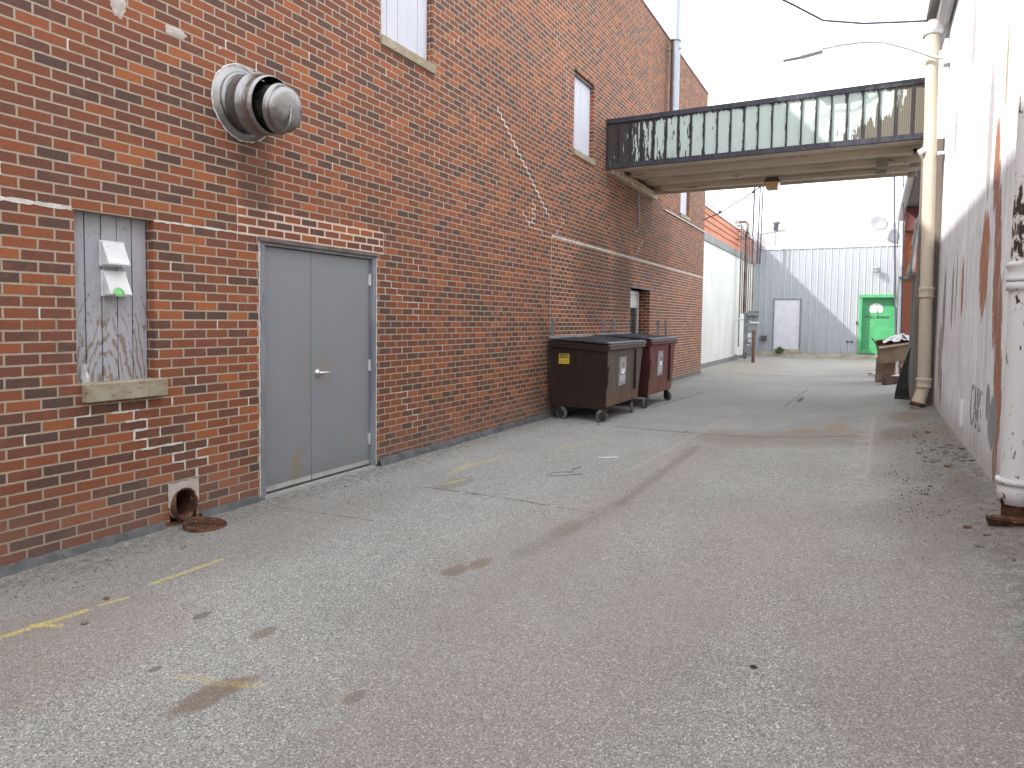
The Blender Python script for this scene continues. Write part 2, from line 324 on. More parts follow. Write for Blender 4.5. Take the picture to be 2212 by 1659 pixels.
def bridge_paint():
    k = NT('peeling_bridge_panel'); X, Y, Z = k.xyz()
    bay = k.ma('FRACT', k.ma('DIVIDE', X, .2239)); e = k.ma('MULTIPLY', k.ma('MINIMUM', bay, k.ma('SUBTRACT', 1, bay)), .2239)
    n = k.noise(k.sc(k.pos, (9, 1, 1.5)), 2.2, 5, .62, .35)
    n2 = k.noise(k.sc(k.pos, (20, 1, 3)), 2.2, 4, .6)
    a = k.ramp(k.ma('DIVIDE', X, 5.16), [(0, .28), (.07, .38), (.13, .50), (.22, .62), (.40, .72), (.62, .80), (.80, .82), (.88, .74), (.935, .50), (1, .12)])
    sc = k.ma('ADD', k.ma('ADD', k.ma('MULTIPLY', k.ma('SUBTRACT', n, .5), 1.15), k.ma('MULTIPLY', k.ma('SUBTRACT', n2, .5), .3)), k.ma('SUBTRACT', a, .5))
    sc = k.ma('SUBTRACT', sc, k.ss(Z, .72, .81, 0, .30)); 
    sc = k.ma('SUBTRACT', sc, k.ss(Z, .30, .03, 0, .06)); sc = k.ma('SUBTRACT', sc, k.ss(e, .0, .045, .26, 0))
    lowr = k.ma('MULTIPLY', k.ss(X, 3.3, 5.0), k.ss(Z, .62, .1, 0, .60)); sc = k.ma('SUBTRACT', sc, lowr)
    mk = k.ss(sc, -.005, .01)
    pale = k.mix(k.noise(k.sc(k.pos, (6, 1, .6)), 3, 4), (.40, .49, .46), (.50, .58, .56))
    dark = k.mix(k.noise(None, 5, 4), (.026, .021, .019), (.048, .040, .035))
    dark = k.mix(k.ss(X, 3.4, 4.6), dark, (.125, .112, .09))
    ribs = k.ma('PINGPONG', X, .014); rb = k.ss(ribs, .0, .014)
    col = k.mix(k.ma('MULTIPLY', k.ss(ribs, .0, .003, 1, 0), .35), k.mix(mk, dark, pale), (.05, .05, .05))
    h = k.ma('ADD', rb, k.ma('MULTIPLY', mk, -.12))
    return k.out(col, .6, 0, k.bump(h, .5, .006), .4)
M['bridge_panel'] = bridge_paint()

def beam_paint():
    k = NT('rust_streaked_cream_paint'); X, Y, Z = k.xyz()
    n = k.noise(None, 2, 5); col = k.mix(n, (.54, .47, .365), (.66, .59, .475))
    st = k.noise(k.sc(k.pos, (.5, 5, 5)), 2.4, 6, .65)
    left = k.ss(X, 1.4, -.1, 0, .14)
    col = k.mix(k.ss(k.ma('ADD', st, left), .60, .70, 0, .85), col, k.mix(k.noise(None, 9, 3), (.22, .09, .035), (.33, .18, .09)))
    col = k.mix(k.ss(st, .30, .42, .45, 0), col, (.20, .17, .15))
    sp = k.voro(None, 3.3); col = k.mix(k.ma('MULTIPLY', k.ss(sp['Distance'], .05, .075, 1, 0), k.ma('GREATER_THAN', k.white(sp['Position']), .4)), col, (.07, .035, .02))
    fine = k.noise(None, 40, 4)
    return k.out(col, .65, 0, k.bump(fine, .15, .003), .35)
M['beam'] = beam_paint()

def metal_wall():
    k = NT('galvanised_wall_sheet'); X, Y, Z = k.xyz()
    pan = k.white(k.vec(k.ma('FLOOR', k.ma('DIVIDE', X, .81)), 1, 1))
    n = k.noise(k.sc(k.pos, (3, 1, .25)), 1.6, 5, .6)
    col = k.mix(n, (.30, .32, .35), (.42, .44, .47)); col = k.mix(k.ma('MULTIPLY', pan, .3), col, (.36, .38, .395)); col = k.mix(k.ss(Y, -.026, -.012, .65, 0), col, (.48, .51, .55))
    col = k.mix(k.ss(k.noise(k.sc(k.pos, (4, 1, .5)), 5, 5), .55, .75, 0, .35), col, (.17, .18, .21))
    col = k.mix(k.ss(k.ma('ADD', Z, k.ma('MULTIPLY', n, .3)), .25, .6, .35, 0), col, (.25, .22, .18))
    fine = k.noise(None, 25, 3)
    return k.out(col, .42, .35, k.bump(fine, .08, .004), .5)
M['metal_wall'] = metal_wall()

def dented(name, c1, c2, rough=.28):
    k = NT(name); n = k.noise(None, 6, 3, .5, .6); f = k.noise(k.sc(k.pos, (2, 2, 2)), 9, 5, .6)
    col = k.mix(f, c1, c2)
    col = k.mix(k.ss(k.noise(None, 30, 5, .7), .66, .74, 0, .6), col, (.10, .06, .05))
    return k.out(col, k.lin(f, .3, .7, rough - .08, rough + .18), 1.0, k.bump(n, .6, .02), .5)
M['steel'] = dented('dull_stainless', (.20, .195, .19), (.36, .35, .345), .34)
M['galv'] = dented('galvanised_steel', (.26, .275, .30), (.36, .375, .40), .45)

def flaky(name, base, c2, thr=.62, rust=(.05, .03, .025), sc_=7, zr=None):
    """painted iron with flakes missing; zr=(z0,z1) local band where it is nearly bare"""
    k = NT(name); X, Y, Z = k.xyz()
    col = k.mix(k.noise(k.sc(k.pos, (1, 1, .4)), 4, 4), base, c2)
    n = k.noise(k.sc(k.pos, (1.6, 1.6, .75)), sc_, 6, .62, .4)
    if zr:
        n = k.ma('ADD', n, k.ss(Z, zr[0] - .1, zr[0] + .12, 0, .13)) if zr[1] > 90 else n
        b = k.ma('MULTIPLY', k.ss(Z, zr[0], zr[0] + .05), k.ss(Z, zr[0] + .15, zr[1], 1, 0)); n = k.ma('ADD', n, k.ma('MULTIPLY', b, .17))
        low = k.ss(Z, .28, .0, 0, .17); n = k.ma('ADD', n, low)
    f = k.ss(n, thr, thr + .02)
    fr = k.ss(n, thr - .03, thr)
    col = k.mix(k.ma('MULTIPLY', fr, .75), col, (.38, .27, .17))
    rc = k.mix(k.noise(None, 12, 3), rust, tuple(x * 2.8 for x in rust)); col = k.mix(f, col, rc)
    return k.out(col, .7, 0, k.bump(k.ma('SUBTRACT', k.noise(None, 50, 3), k.ma('MULTIPLY', f, .8)), .35, .004), .35)
M['flaky'] = flaky('flaking_white_iron', (.60, .61, .63), (.70, .71, .71), .628, (.022, .016, .014), 15, (1.62, 2.35))
M['cream'] = worn('cream_paint', (.46, .40, .31), (.54, .475, .385), 3, .35, .65, .6, 0, (1, 1, .3), .15, 60, .35, (.20, .12, .07), .68)
M['rusty'] = worn('rusty_iron', (.055, .026, .018), (.13, .062, .036), 12, .35, .65, .85, 0, (1, 1, 1), .5, 70, .2, (.34, .26, .17), .62)
M['rustpipe'] = worn('rusty_conduit', (.10, .048, .036), (.27, .215, .19), 5, .4, .6, .7, .2, (1, 1, .25), .2, 50, .35)
M['greypipe'] = worn('grey_conduit', (.17, .175, .19), (.28, .285, .30), 6, .4, .6, .6, .3)
M['door_grey'] = worn('grey_door_paint', (.185, .20, .222), (.205, .22, .242), 1.6, .3, .7, .42, 0, (1, 1, 1), .04, 90, .45)
M['frame_grey'] = worn('grey_frame_paint', (.16, .165, .185), (.23, .235, .26), 5, .35, .65, .5, 0, (1, 1, .3), .08, 60, .4)
M['frame_brown'] = worn('brown_drip_cap', (.10, .075, .07), (.16, .125, .12), 8, .4, .6, .5, .1)
def doorleaf():
    k = NT('grey_door_leaf'); X, Y, Z = k.xyz(); n = k.noise(None, 1.8, 4)
    col = k.mix(n, (.205, .217, .232), (.232, .245, .260))
    wn = k.ma('MULTIPLY', k.ma('SUBTRACT', k.noise(None, 9, 5, .7), .5), 1.8)
    for (y, z, a, b, s_) in ((4.42, .20, .07, .13, .5), (4.0, 1.42, .03, .1, .55), (4.5, .33, .08, .08, .25), (4.1, 1.0, .04, .1, .2), (5.1, .3, .05, .1, .2), (4.3, .05, .3, .05, .45), (5.0, .05, .35, .05, .4), (4.78, 1.05, .10, .16, .28), (4.55, 1.1, .04, .25, .25)):
        col = k.mix(k.ma('MULTIPLY', k.ell(Y, Z, y, z, a, b, .8, wn), s_), col, (.26, .19, .09))
    col = k.mix(k.ss(k.noise(k.sc(k.pos, (1, 3, .4)), 4, 5), .58, .75, 0, .25), col, (.13, .14, .16))
    sp = k.voro(None, 9); col = k.mix(k.ma('MULTIPLY', k.ss(sp['Distance'], .04, .06, 1, 0), k.ma('GREATER_THAN', k.white(sp['Position']), .8)), col, (.08, .08, .08))
    low = k.ss(k.ma('ADD', Z, k.ma('MULTIPLY', wn, .05)), .05, .28, .35, 0); col = k.mix(low, col, (.16, .145, .13))
    return k.out(col, .40, 0, k.bump(k.noise(None, 2.2, 3), .16, .02), .5)
M['leaf'] = doorleaf()
M['chrome'] = worn('satin_chrome', (.6, .6, .6), (.75, .75, .74), 9, .3, .7, .25, 1.0)
M['alu'] = worn('mill_aluminium', (.55, .55, .54), (.68, .68, .66), 9, .3, .7, .4, .7)
M['sill'] = worn('stained_limestone_sill', (.36, .32, .24), (.27, .225, .15), 5, .35, .65, .85, 0, (1, 1, 2), .4, 70, .25, (.24, .13, .055), .60)
M['vent_white'] = worn('grubby_white_plastic', (.62, .62, .62), (.72, .72, .72), 8, .35, .65, .5, 0, (1, 1, 1), .1, 60, .4, (.42, .38, .32), .66)
M['green_tag'] = worn('green_sticker', (.12, .42, .13), (.25, .52, .22), 40, .4, .6, .5)
M['mortar'] = worn('pale_patch_mortar', (.52, .48, .43), (.64, .61, .56), 14, .35, .65, .95, 0, (1, 1, 1), .5, 90, .15)
M['mortar_grey'] = worn('grey_patch_mortar', (.40, .35, .31), (.50, .44, .39), 14, .35, .65, .95, 0, (1, 1, 1), .5, 90, .15)
M['tar'] = worn('grey_cement_fillet', (.065, .066, .068), (.115, .116, .118), 5, .35, .65, .8, 0, (1, 1, 1), .5, 40, .25, (.08, .07, .065), .62)
M['dark'] = worn('dark_cavity', (.012, .011, .010), (.03, .025, .02), 5, .35, .65, .95)
M['coping'] = worn('weathered_metal_coping', (.32, .31, .32), (.42, .41, .42), 3, .35, .65, .5, .3)
M['roof'] = worn('tar_roof', (.12, .12, .12), (.18, .18, .18), 3, .35, .65, .9)
M['glass_dark'] = worn('dark_window_glass', (.02, .025, .03), (.05, .055, .06), 2, .35, .65, .1, 0, (1, 1, 1), .02, 10, .6)
M['white_paint'] = worn('white_paint', (.62, .62, .62), (.72, .72, .72), 4, .35, .65, .55)
M['trim_dark'] = worn('blue_black_trim', (.020, .020, .032), (.042, .042, .060), 5, .35, .62, .5, .1, (3, 1, 1), .15, 50, .4, (.20, .20, .24), .66)
M['batten'] = worn('black_batten', (.012, .011, .014), (.028, .026, .03), 8, .4, .6, .6)
M['amber'] = worn('amber_lens', (.50, .27, .09), (.62, .38, .16), 8, .35, .65, .25, 0, (1, 1, 1), .05, 60, .5)
M['fixture'] = worn('bronze_fixture', (.06, .055, .05), (.10, .09, .08), 8, .35, .65, .5, .2)
M['jbox'] = worn('painted_junction_box', (.30, .27, .24), (.38, .35, .31), 6, .35, .65, .6)
def bin_paint(name, c1, c2, faded, fx, rust=(.20, .085, .035)):
    k = NT(name); X, Y, Z = k.xyz()
    col = k.mix(k.noise(None, 2.5, 4), c1, c2)
    side = k.ss(k.xyz(k.tc.outputs['Normal'])[0], .5, .7)                     # sun-faded long side, local x
    f2 = k.mix(k.noise(k.sc(k.pos, (1, 2, .8)), 3, 5), faded, tuple(x * .7 for x in faded)); col = k.mix(side, col, f2)
    st = k.noise(k.sc(k.pos, (3, 5, .5)), 2.0, 6, .66)
    col = k.mix(k.ma('MULTIPLY', k.ma('ADD', .15, side), k.ss(st, .60, .68, 0, .65)), col, rust)
    col = k.mix(k.ma('MULTIPLY', side, k.ss(k.noise(k.sc(k.pos, (1, 8, .7)), 3, 5, .7), .60, .66, 0, .6)), col, (.42, .36, .30))
    low = k.ss(k.ma('ADD', Z, k.ma('MULTIPLY', st, .5)), .45, .85, .55, 0); col = k.mix(k.ma('MULTIPLY', low, k.ma('ADD', .04, k.ma('MULTIPLY', side, .8))), col, rust)
    return k.out(col, k.lin(st, .3, .7, .5, .75), 0, k.bump(k.noise(None, 4, 3), .2, .015), .22)
M['bin_brown'] = bin_paint('faded_brown_bin_paint', (.020, .0105, .0085), (.028, .0155, .0125), (.125, .102, .088), .44)
M['bin_red'] = bin_paint('faded_red_bin_paint', (.038, .010, .012), (.055, .015, .016), (.16, .052, .045), .44, (.17, .08, .04))
M['lid'] = worn('black_plastic_lid', (.020, .021, .028), (.040, .042, .054), 5, .35, .65, .65, 0, (1, 1, 1), .15, 40, .25)
M['lid_edge'] = worn('worn_grey_lid_edge', (.30, .31, .33), (.42, .43, .45), 9, .35, .65, .5)
M['rubber'] = worn('grey_rubber_tyre', (.075, .078, .082), (.14, .145, .15), 12, .35, .65, .8)
M['castor'] = worn('dark_castor_steel', (.035, .03, .028), (.07, .055, .045), 12, .35, .65, .6, .4, (1, 1, 1), .2, 60, .35, (.22, .17, .11), .68)
M['yellow'] = worn('caution_yellow', (.72, .50, .045), (.80, .58, .08), 12, .35, .65, .5)
M['black'] = worn('black_ink', (.02, .02, .02), (.035, .03, .03), 12, .35, .65, .5)
M['graffiti'] = worn('worn_black_paint', (.05, .05, .055), (.09, .09, .09), 6, .4, .6, .9, 0, (1, 1, 1), .2, 30, .2, (.55, .55, .57), .52)
M['label_grey'] = worn('faded_label', (.28, .29, .33), (.36, .36, .40), 22, .35, .65, .5)
M['label_white'] = worn('label_white', (.58, .57, .55), (.70, .69, .67), 22, .35, .65, .5)
M['ivory'] = worn('ivory_stucco', (.60, .62, .585), (.70, .71, .67), 1.2, .3, .7, .85, 0, (1, 1, .5), .2, 30, .25, (.40, .40, .43), .66)
M['orange'] = worn('faded_orange_siding', (.42, .155, .085), (.50, .20, .115), 2, .35, .65, .7, 0, (1, .3, 1), .1, 30, .25)
M['grey_band'] = worn('grey_flashing', (.18, .185, .18), (.235, .24, .235), 2, .35, .65, .6)
M['fascia'] = worn('pale_fascia', (.46, .47, .48), (.56, .57, .58), 2, .35, .65, .55)
M['concrete'] = worn('stained_concrete', (.30, .265, .21), (.42, .39, .335), 4, .35, .65, .9, 0, (1, 1, 2), .4, 40, .25, (.16, .11, .08), .64)
M['green'] = worn('bright_green_paint', (.055, .27, .115), (.07, .32, .14), 2, .35, .65, .45)
M['lav_door'] = worn('pale_lavender_door', (.52, .52, .57), (.58, .58, .63), 2, .35, .65, .5)
M['cardboard'] = worn('weathered_cardboard', (.23, .165, .12), (.30, .225, .165), 4, .35, .65, .9, 0, (1, 1, 1), .15, 60, .2)
M['cardboard_dark'] = worn('wet_cardboard', (.085, .055, .045), (.13, .09, .07), 4, .35, .65, .85)
M['paper'] = worn('crumpled_paper', (.50, .50, .52), (.66, .66, .67), 15, .35, .65, .7)
M['plastic'] = worn('cloudy_plastic_sheet', (.42, .43, .46), (.62, .63, .66), 14, .4, .6, .25, 0, (1, 1, 1), .8, 25, .6)
M['stone'] = worn('grey_stone', (.11, .105, .10), (.26, .245, .22), 14, .35, .65, .9, 0, (1, 1, 1), .6, 60, .3)
M['stone_red'] = worn('brick_crumb', (.13, .075, .055), (.22, .15, .11), 14, .35, .65, .95, 0, (1, 1, 1), .6, 60, .2)
M['brown_wall'] = worn('grey_brown_paint', (.16, .135, .12), (.21, .18, .16), 3, .35, .65, .75, 0, (1, 1, .3), .2, 40, .3)
M['grey_wood'] = worn('grey_painted_wood', (.15, .15, .14), (.22, .22, .205), 4, .35, .65, .8, 0, (4, 4, .4), .3, 50, .3)
M['white_brick'] = worn('white_painted_brick', (.60, .61, .63), (.70, .71, .73), 3, .35, .65, .75)
M['tarp'] = worn('grey_green_tarp', (.24, .27, .26), (.40, .43, .44), 5, .35, .65, .5, 0, (1, 1, .5), .5, 9, .4)
M['flower'] = worn('orange_ribbon', (.75, .22, .04), (.85, .32, .06), 15, .35, .65, .6)
M['cable'] = worn('dark_cable', (.05, .045, .07), (.08, .07, .10), 10, .35, .65, .6)
M['lamp_grey'] = worn('lamp_housing_grey', (.58, .59, .62), (.68, .69, .72), 6, .35, .65, .45, .2)
M['dish'] = worn('pale_dish', (.22, .225, .235), (.27, .275, .285), 4, .35, .65, .5)
M['dirt'] = worn('litter_dirt', (.10, .075, .06), (.22, .17, .13), 30, .35, .65, .95, 0, (1, 1, 1), .6, 60, .2)

# ------------------------------------------------------------------ mesh builder
class MB:
    def __init__(s): s.v = []; s.f = []; s.sm = []
    def add(s, vs, fs, smooth=False):
        b = len(s.v); s.v += [tuple(p) for p in vs]; s.f += [tuple(i + b for i in f) for f in fs]; s.sm += [smooth] * len(fs); return s
    def box(s, x0, x1, y0, y1, z0, z1):
        vs = [(x0, y0, z0), (x1, y0, z0), (x1, y1, z0), (x0, y1, z0), (x0, y0, z1), (x1, y0, z1), (x1, y1, z1), (x0, y1, z1)]
        return s.add(vs, [(0, 3, 2, 1), (4, 5, 6, 7), (0, 1, 5, 4), (1, 2, 6, 5), (2, 3, 7, 6), (3, 0, 4, 7)])
    def hexa(s, p):     # 8 free corners, same order as box
        return s.add(p, [(0, 3, 2, 1), (4, 5, 6, 7), (0, 1, 5, 4), (1, 2, 6, 5), (2, 3, 7, 6), (3, 0, 4, 7)])
    def extrude(s, poly, axis, a, b):
        """poly of 2D points extruded along axis 'x'/'y'/'z' from a to b"""
        def P(p, t): return {'x': (t, p[0], p[1]), 'y': (p[0], t, p[1]), 'z': (p[0], p[1], t)}[axis]
        n = len(poly); vs = [P(p, a) for p in poly] + [P(p, b) for p in poly]
        fs = [(i, (i + 1) % n, (i + 1) % n + n, i + n) for i in range(n)] + [tuple(range(n))[::-1], tuple(range(n, 2 * n))]
        return s.add(vs, fs)
    def tube(s, pts, r, n=12, cap=True, closed=False):
        pts = [Vector(p) for p in pts]; rs = r if isinstance(r, (list, tuple)) else [r] * len(pts)
        rings = []; up = None
        for i, p in enumerate(pts):
            d = (pts[min(i + 1, len(pts) - 1)] - pts[max(i - 1, 0)]).normalized()
            if up is None: up = Vector((0, 0, 1)) if abs(d.z) < .9 else Vector((0, 1, 0))
            a = d.cross(up)
            if a.length < 1e-4: a = d.orthogonal()
            a.normalize(); b = a.cross(d).normalized(); up = b
            rings.append([p + (a * math.cos(2 * PI * j / n) + b * math.sin(2 * PI * j / n)) * rs[i] for j in range(n)])
        vs = [q for R in rings for q in R]; fs = []
        for i in range(len(pts) - 1):
            for j in range(n): fs.append((i * n + j, i * n + (j + 1) % n, (i + 1) * n + (j + 1) % n, (i + 1) * n + j))
        s.add(vs, fs, True)
        if cap: s.add(rings[0], [tuple(range(n))], False); s.add(rings[-1], [tuple(range(n))[::-1]], False)
        return s
    def lathe(s, prof, o, ax, n=40, smooth=True):
        """prof: (distance along ax, radius)"""
        o = Vector(o); ax = Vector(ax).normalized(); a = ax.orthogonal().normalized(); b = ax.cross(a)
        vs = []; fs = []
        for (t, r) in prof:
            for j in range(n): vs.append(o + ax * t + (a * math.cos(2 * PI * j / n) + b * math.sin(2 * PI * j / n)) * r)
        for i in range(len(prof) - 1):
            for j in range(n): fs.append((i * n + j, (i + 1) * n + j, (i + 1) * n + (j + 1) % n, i * n + (j + 1) % n))
        return s.add(vs, fs, smooth)
    def shift(s, d, start=0):
        for i in range(start, len(s.v)): s.v[i] = tuple(s.v[i][k] + d[k] for k in range(3))
        return s
    def build(s, name, mat, parent=None, bevel=0):
        me = bpy.data.meshes.new(name); off = parent_world(parent)
        me.from_pydata([(x - off[0], y - off[1], z - off[2]) for x, y, z in s.v], [], s.f); me.update()
        for p, q in zip(me.polygons, s.sm): p.use_smooth = q
        bm = bmesh.new(); bm.from_mesh(me); bmesh.ops.recalc_face_normals(bm, faces=bm.faces); bm.to_mesh(me); bm.free()
        me.materials.append(M[mat] if isinstance(mat, str) else mat)
        o = bpy.data.objects.new(name, me); S.collection.objects.link(o)
        if parent is not None: o.parent = parent
        if bevel:
            bv = o.modifiers.new('bevel', 'BEVEL'); bv.width = bevel; bv.segments = 2; bv.limit_method = 'ANGLE'; bv.angle_limit = .6
        return o
def parent_world(p):
    x = Vector((0, 0, 0))
    while p is not None: x += Vector(p.location); p = p.parent
    return x
def tag(o, label=None, cat=None, group=None, kind=None):
    if label: o['label'] = label
    if cat: o['category'] = cat
    if group: o['group'] = group
    if kind: o['kind'] = kind
    return o
def thing(name, loc, label, cat, group=None):
    o = bpy.data.objects.new(name, None); S.collection.objects.link(o); o.location = loc; o.empty_display_size = .1
    return tag(o, label, cat, group)
def copy_tree(o, parent=None):
    c = o.copy(); S.collection.objects.link(c)
    if parent is not None: c.parent = parent
    for ch in list(o.children): copy_tree(ch, c)
    return c
def text_obj(name, txt, size, mat, parent, loc, rot, shear=0., extrude=.001, sx=1., align='CENTER', offset=0.):
    cu = bpy.data.curves.new(name, 'FONT'); cu.body = txt; cu.size = size; cu.shear = shear; cu.extrude = extrude; cu.align_x = align; cu.offset = offset
    t = bpy.data.objects.new('tmp', cu); S.collection.objects.link(t)
    bpy.context.view_layer.update(); dg = bpy.context.evaluated_depsgraph_get()
    me = bpy.data.meshes.new_from_object(t.evaluated_get(dg)); bpy.data.objects.remove(t)
    R = rot.to_4x4() @ Matrix.Diagonal((sx, 1, 1, 1)); me.transform(R)
    off = parent_world(parent); me.transform(Matrix.Translation(Vector(loc) - off))
    me.materials.clear(); me.materials.append(M[mat]); me.name = name
    o = bpy.data.objects.new(name, me); S.collection.objects.link(o); o.parent = parent
    return o
R_FRONT = Matrix.Rotation(PI / 2, 3, 'X')                               # text facing -Y, reading towards +X
R_RIGHT = Matrix.Rotation(PI / 2, 3, 'Z') @ Matrix.Rotation(PI / 2, 3, 'X')   # facing +X, reading towards +Y
R_LEFT = Matrix.Rotation(-PI / 2, 3, 'Z') @ Matrix.Rotation(PI / 2, 3, 'X')   # facing -X, reading towards -Y

# ------------------------------------------------------------------ ground
def gh(x, y):
    t = min(max((y - 13) / 15, 0), 1); t = t * t * (3 - 2 * t)
    A = .34 * (1 - t) + .06 * t
    xx = min(max((x + 2.6) / 3.48, 0), 1.08)
    return A * xx * xx
def axis(lo, hi, step, far):
    a = []; x = lo
    while x < hi + 1e-6: a.append(round(x, 4)); x += step
    st = step; l = lo; h = hi; L = []; H = []
    while h < far: st *= 1.6; h += st; l -= st; H.append(h); L.append(l)
    return L[::-1] + a + H
xs = axis(-5.2, 2.0, .12, 900); ys = axis(-3, 36, .2, 900)
g = MB(); n = len(ys)
bump_ = lambda x, y: .006 * math.sin(x * 2.1 + y * .7) * math.sin(y * 1.3 - x) if -4.3 < x < .6 and y < 30 else 0
g.add([(x, y, gh(x, y) + bump_(x, y)) for x in xs for y in ys], [(i * n + j, (i + 1) * n + j, (i + 1) * n + j + 1, i * n + j + 1) for i in range(len(xs) - 1) for j in range(n - 1)], True)
tag(g.build('ground', 'asphalt'), kind='structure')

# cement fillet where the paving meets the brick wall
fl = MB(); rr = random.Random(3)
def fillet(y0, y1):
    y = y0; prev = None; rows = []
    while y < y1 + .001:
        w = .026 + rr.random() * .02; hgt = .040 + rr.random() * .022 + (.02 if y > 5.4 else 0)
        rows.append([(XL + .002, y, hgt), (XL + w * .5, y, hgt * .8), (XL + w, y, hgt * .3), (XL + w * 1.25 + .01, y, -.01)]); y += .07
    vs = [p for r_ in rows for p in r_]; m_ = 4
    fl.add(vs, [(i * m_ + j, i * m_ + j + 1, (i + 1) * m_ + j + 1, (i + 1) * m_ + j) for i in range(len(rows) - 1) for j in range(m_ - 1)], True)
fillet(-6, 3.12); fillet(3.40, 3.96); fillet(5.53, 20.7)
tag(fl.build('kerb_strip', 'tar'), kind='structure')

# ------------------------------------------------------------------ brick building
BH = 8.28
B = thing('brick_building', (XL, 0, 0), 'tall multicoloured red brick building with boarded windows and grey double doors', 'building')
OPEN = [(2.515, 3.055, 1.09, 2.212, .16), (3.99, 5.485, 0, 2.2, .10), (5.55, 6.455, 4.41, 5.72, .16), (10.58, 11.50, 4.41, 5.72, .16),
        (17.79, 18.75, 4.38, 5.72, .16), (13.80, 15.21, 0, 2.25, .30), (3.155, 3.375, .015, .262, .5), (-3.5, -2.6, 4.41, 5.72, .16)]
def wall_with_openings(x, y0, y1, z0, z1, ops, mb):
    ysl = sorted({y0, y1, *[o[0] for o in ops], *[o[1] for o in ops]}); zsl = sorted({z0, z1, *[o[2] for o in ops], *[o[3] for o in ops]})
    for a, b in zip(ysl, ysl[1:]):
        for c, d in zip(zsl, zsl[1:]):
            cy, cz = (a + b) / 2, (c + d) / 2
            if any(o[0] < cy < o[1] and o[2] < cz < o[3] for o in ops): continue
            mb.add([(x, a, c), (x, b, c), (x, b, d), (x, a, d)], [(0, 1, 2, 3)])
    for (a, b, c, d, t) in ops:
        mb.add([(x, a, c), (x, a, d), (x - t, a, d), (x - t, a, c)], [(0, 1, 2, 3)])
        mb.add([(x, b, c), (x, b, d), (x - t, b, d), (x - t, b, c)], [(3, 2, 1, 0)])
        mb.add([(x, a, d), (x, b, d), (x - t, b, d), (x - t, a, d)], [(0, 1, 2, 3)])
        mb.add([(x, a, c), (x, b, c), (x - t, b, c), (x - t, a, c)], [(3, 2, 1, 0)])
        mb.add([(x - t, a, c), (x - t, b, c), (x - t, b, d), (x - t, a, d)], [(0, 1, 2, 3)])
w = MB(); wall_with_openings(XL, -14, 20.7, -.3, BH, OPEN, w)
w.add([(XL, 20.7, -.3), (XL - 8, 20.7, -.3), (XL - 8, 20.7, BH), (XL, 20.7, BH)], [(0, 1, 2, 3)])
w.add([(XL, -14, -.3), (XL - 8, -14, -.3), (XL - 8, -14, BH), (XL, -14, BH)], [(0, 1, 2, 3)])
w.add([(XL - 8, 20.7, -.3), (XL - 8, -14, -.3), (XL - 8, -14, BH), (XL - 8, 20.7, BH)], [(0, 1, 2, 3)])
w.build('wall', 'brick', B)
MB().box(XL - 8, XL - .02, -14, 20.7, BH - .25, BH - .02).build('roof', 'roof', B)
MB().box(XL - .22, XL + .025, -14.02, 20.73, BH, BH + .05).build('coping', 'coping', B)

def plank_panel(name, y0, y1, z0, z1, x, n_, mat, parent, gap=.008):
    mb = MB(); w_ = (y1 - y0) / n_
    for i in range(n_):
        dx = .002 * ((i * 7) % 3)
        mb.box(x - .02, x + dx, y0 + i * w_ + gap / 2, y0 + (i + 1) * w_ - gap / 2, z0, z1)
    mb.box(x - .035, x - .018, y0, y1, z0, z1)
    return mb.build(name, mat, parent)
def sill(y0, y1, z0, z1, out_, parent):
    return MB().box(XL - .10, XL + out_, y0, y1, z0, z1).build('sill', 'sill', parent, .006)
# ground floor boarded window
win = plank_panel('boarded_window', 2.517, 3.053, 1.091, 2.21, XL - .085, 5, 'boards', B)
tag(win, 'boarded ground floor window with peeling grey planks and two white vent hoods')
MB().box(XL - .10, XL + .055, 2.545, 3.115, .972, 1.0935).build('sill', 'sill', win, .007)
MB().box(XL - .08, XL - .062, 2.518, 2.534, 1.08, 2.205).build('edge_strip', 'batten', win)
def hood(y, z, s_=1.):
    mb = MB(); x0 = XL - .082; w_, h_ = .150 * s_, .155
    mb.box(x0, x0 + .012, y - w_ / 2 - .012, y + w_ / 2 + .012, z - h_ / 2 - .01, z + h_ / 2 + .01)
    p = [(x0 + .012, z + h_ / 2), (x0 + .022, z + h_ / 2), (x0 + .095, z - h_ / 2 + .012), (x0 + .095, z - h_ / 2), (x0 + .012, z - h_ / 2)]
    mb.extrude(p, 'y', y - w_ / 2, y + w_ / 2)
    return mb.build('vent_hood', 'vent_white', win, .003)
h1 = hood(2.80, 1.955); h2 = hood(2.81, 1.755)
MB().lathe([(0, .036), (.002, .035), (.002, 0.001)], (XL + .018, 2.79, 1.695), (1, 0, .42), 20).build('sticker', 'green_tag', h2)
pp = MB(); r0 = random.Random(5)
pp.add([(XL - .075 + r0.random() * .03, 2.575 + (i % 3) * .022 + r0.random() * .01, 1.085 + (i // 3) * .045) for i in range(12)],
       [(i, i + 1, i + 4, i + 3) for i in (0, 1, 3, 4, 6, 7)]); pp.build('paper_scrap', 'paper', win)
# upper boarded windows
for (a, b, c, d, _), lab in zip([OPEN[2], OPEN[3], OPEN[4]], ['boarded upper window nearest the exhaust hood', 'boarded upper window beside the footbridge', 'narrow upper window seen below the footbridge']):
    nb = {5.55: 5, 10.58: 4, 17.79: 3}[a]
    pw = plank_panel('boarded_window', a + .002, b - .002, c, d - .002, XL - .085 if a > 6 else XL - .075, nb, 'boards_clean', B, .006 if a < 6 else .004); tag(pw, lab)
    MB().box(XL - .10, XL + .03, a - .01, b + .045, c - .095, c + .004).build('sill', 'sill', pw, .005)
    MB().box(XL - .075, XL - .04, a + .01, b - .01, d - .045, d - .003).build('head_strip', 'frame_brown', pw)
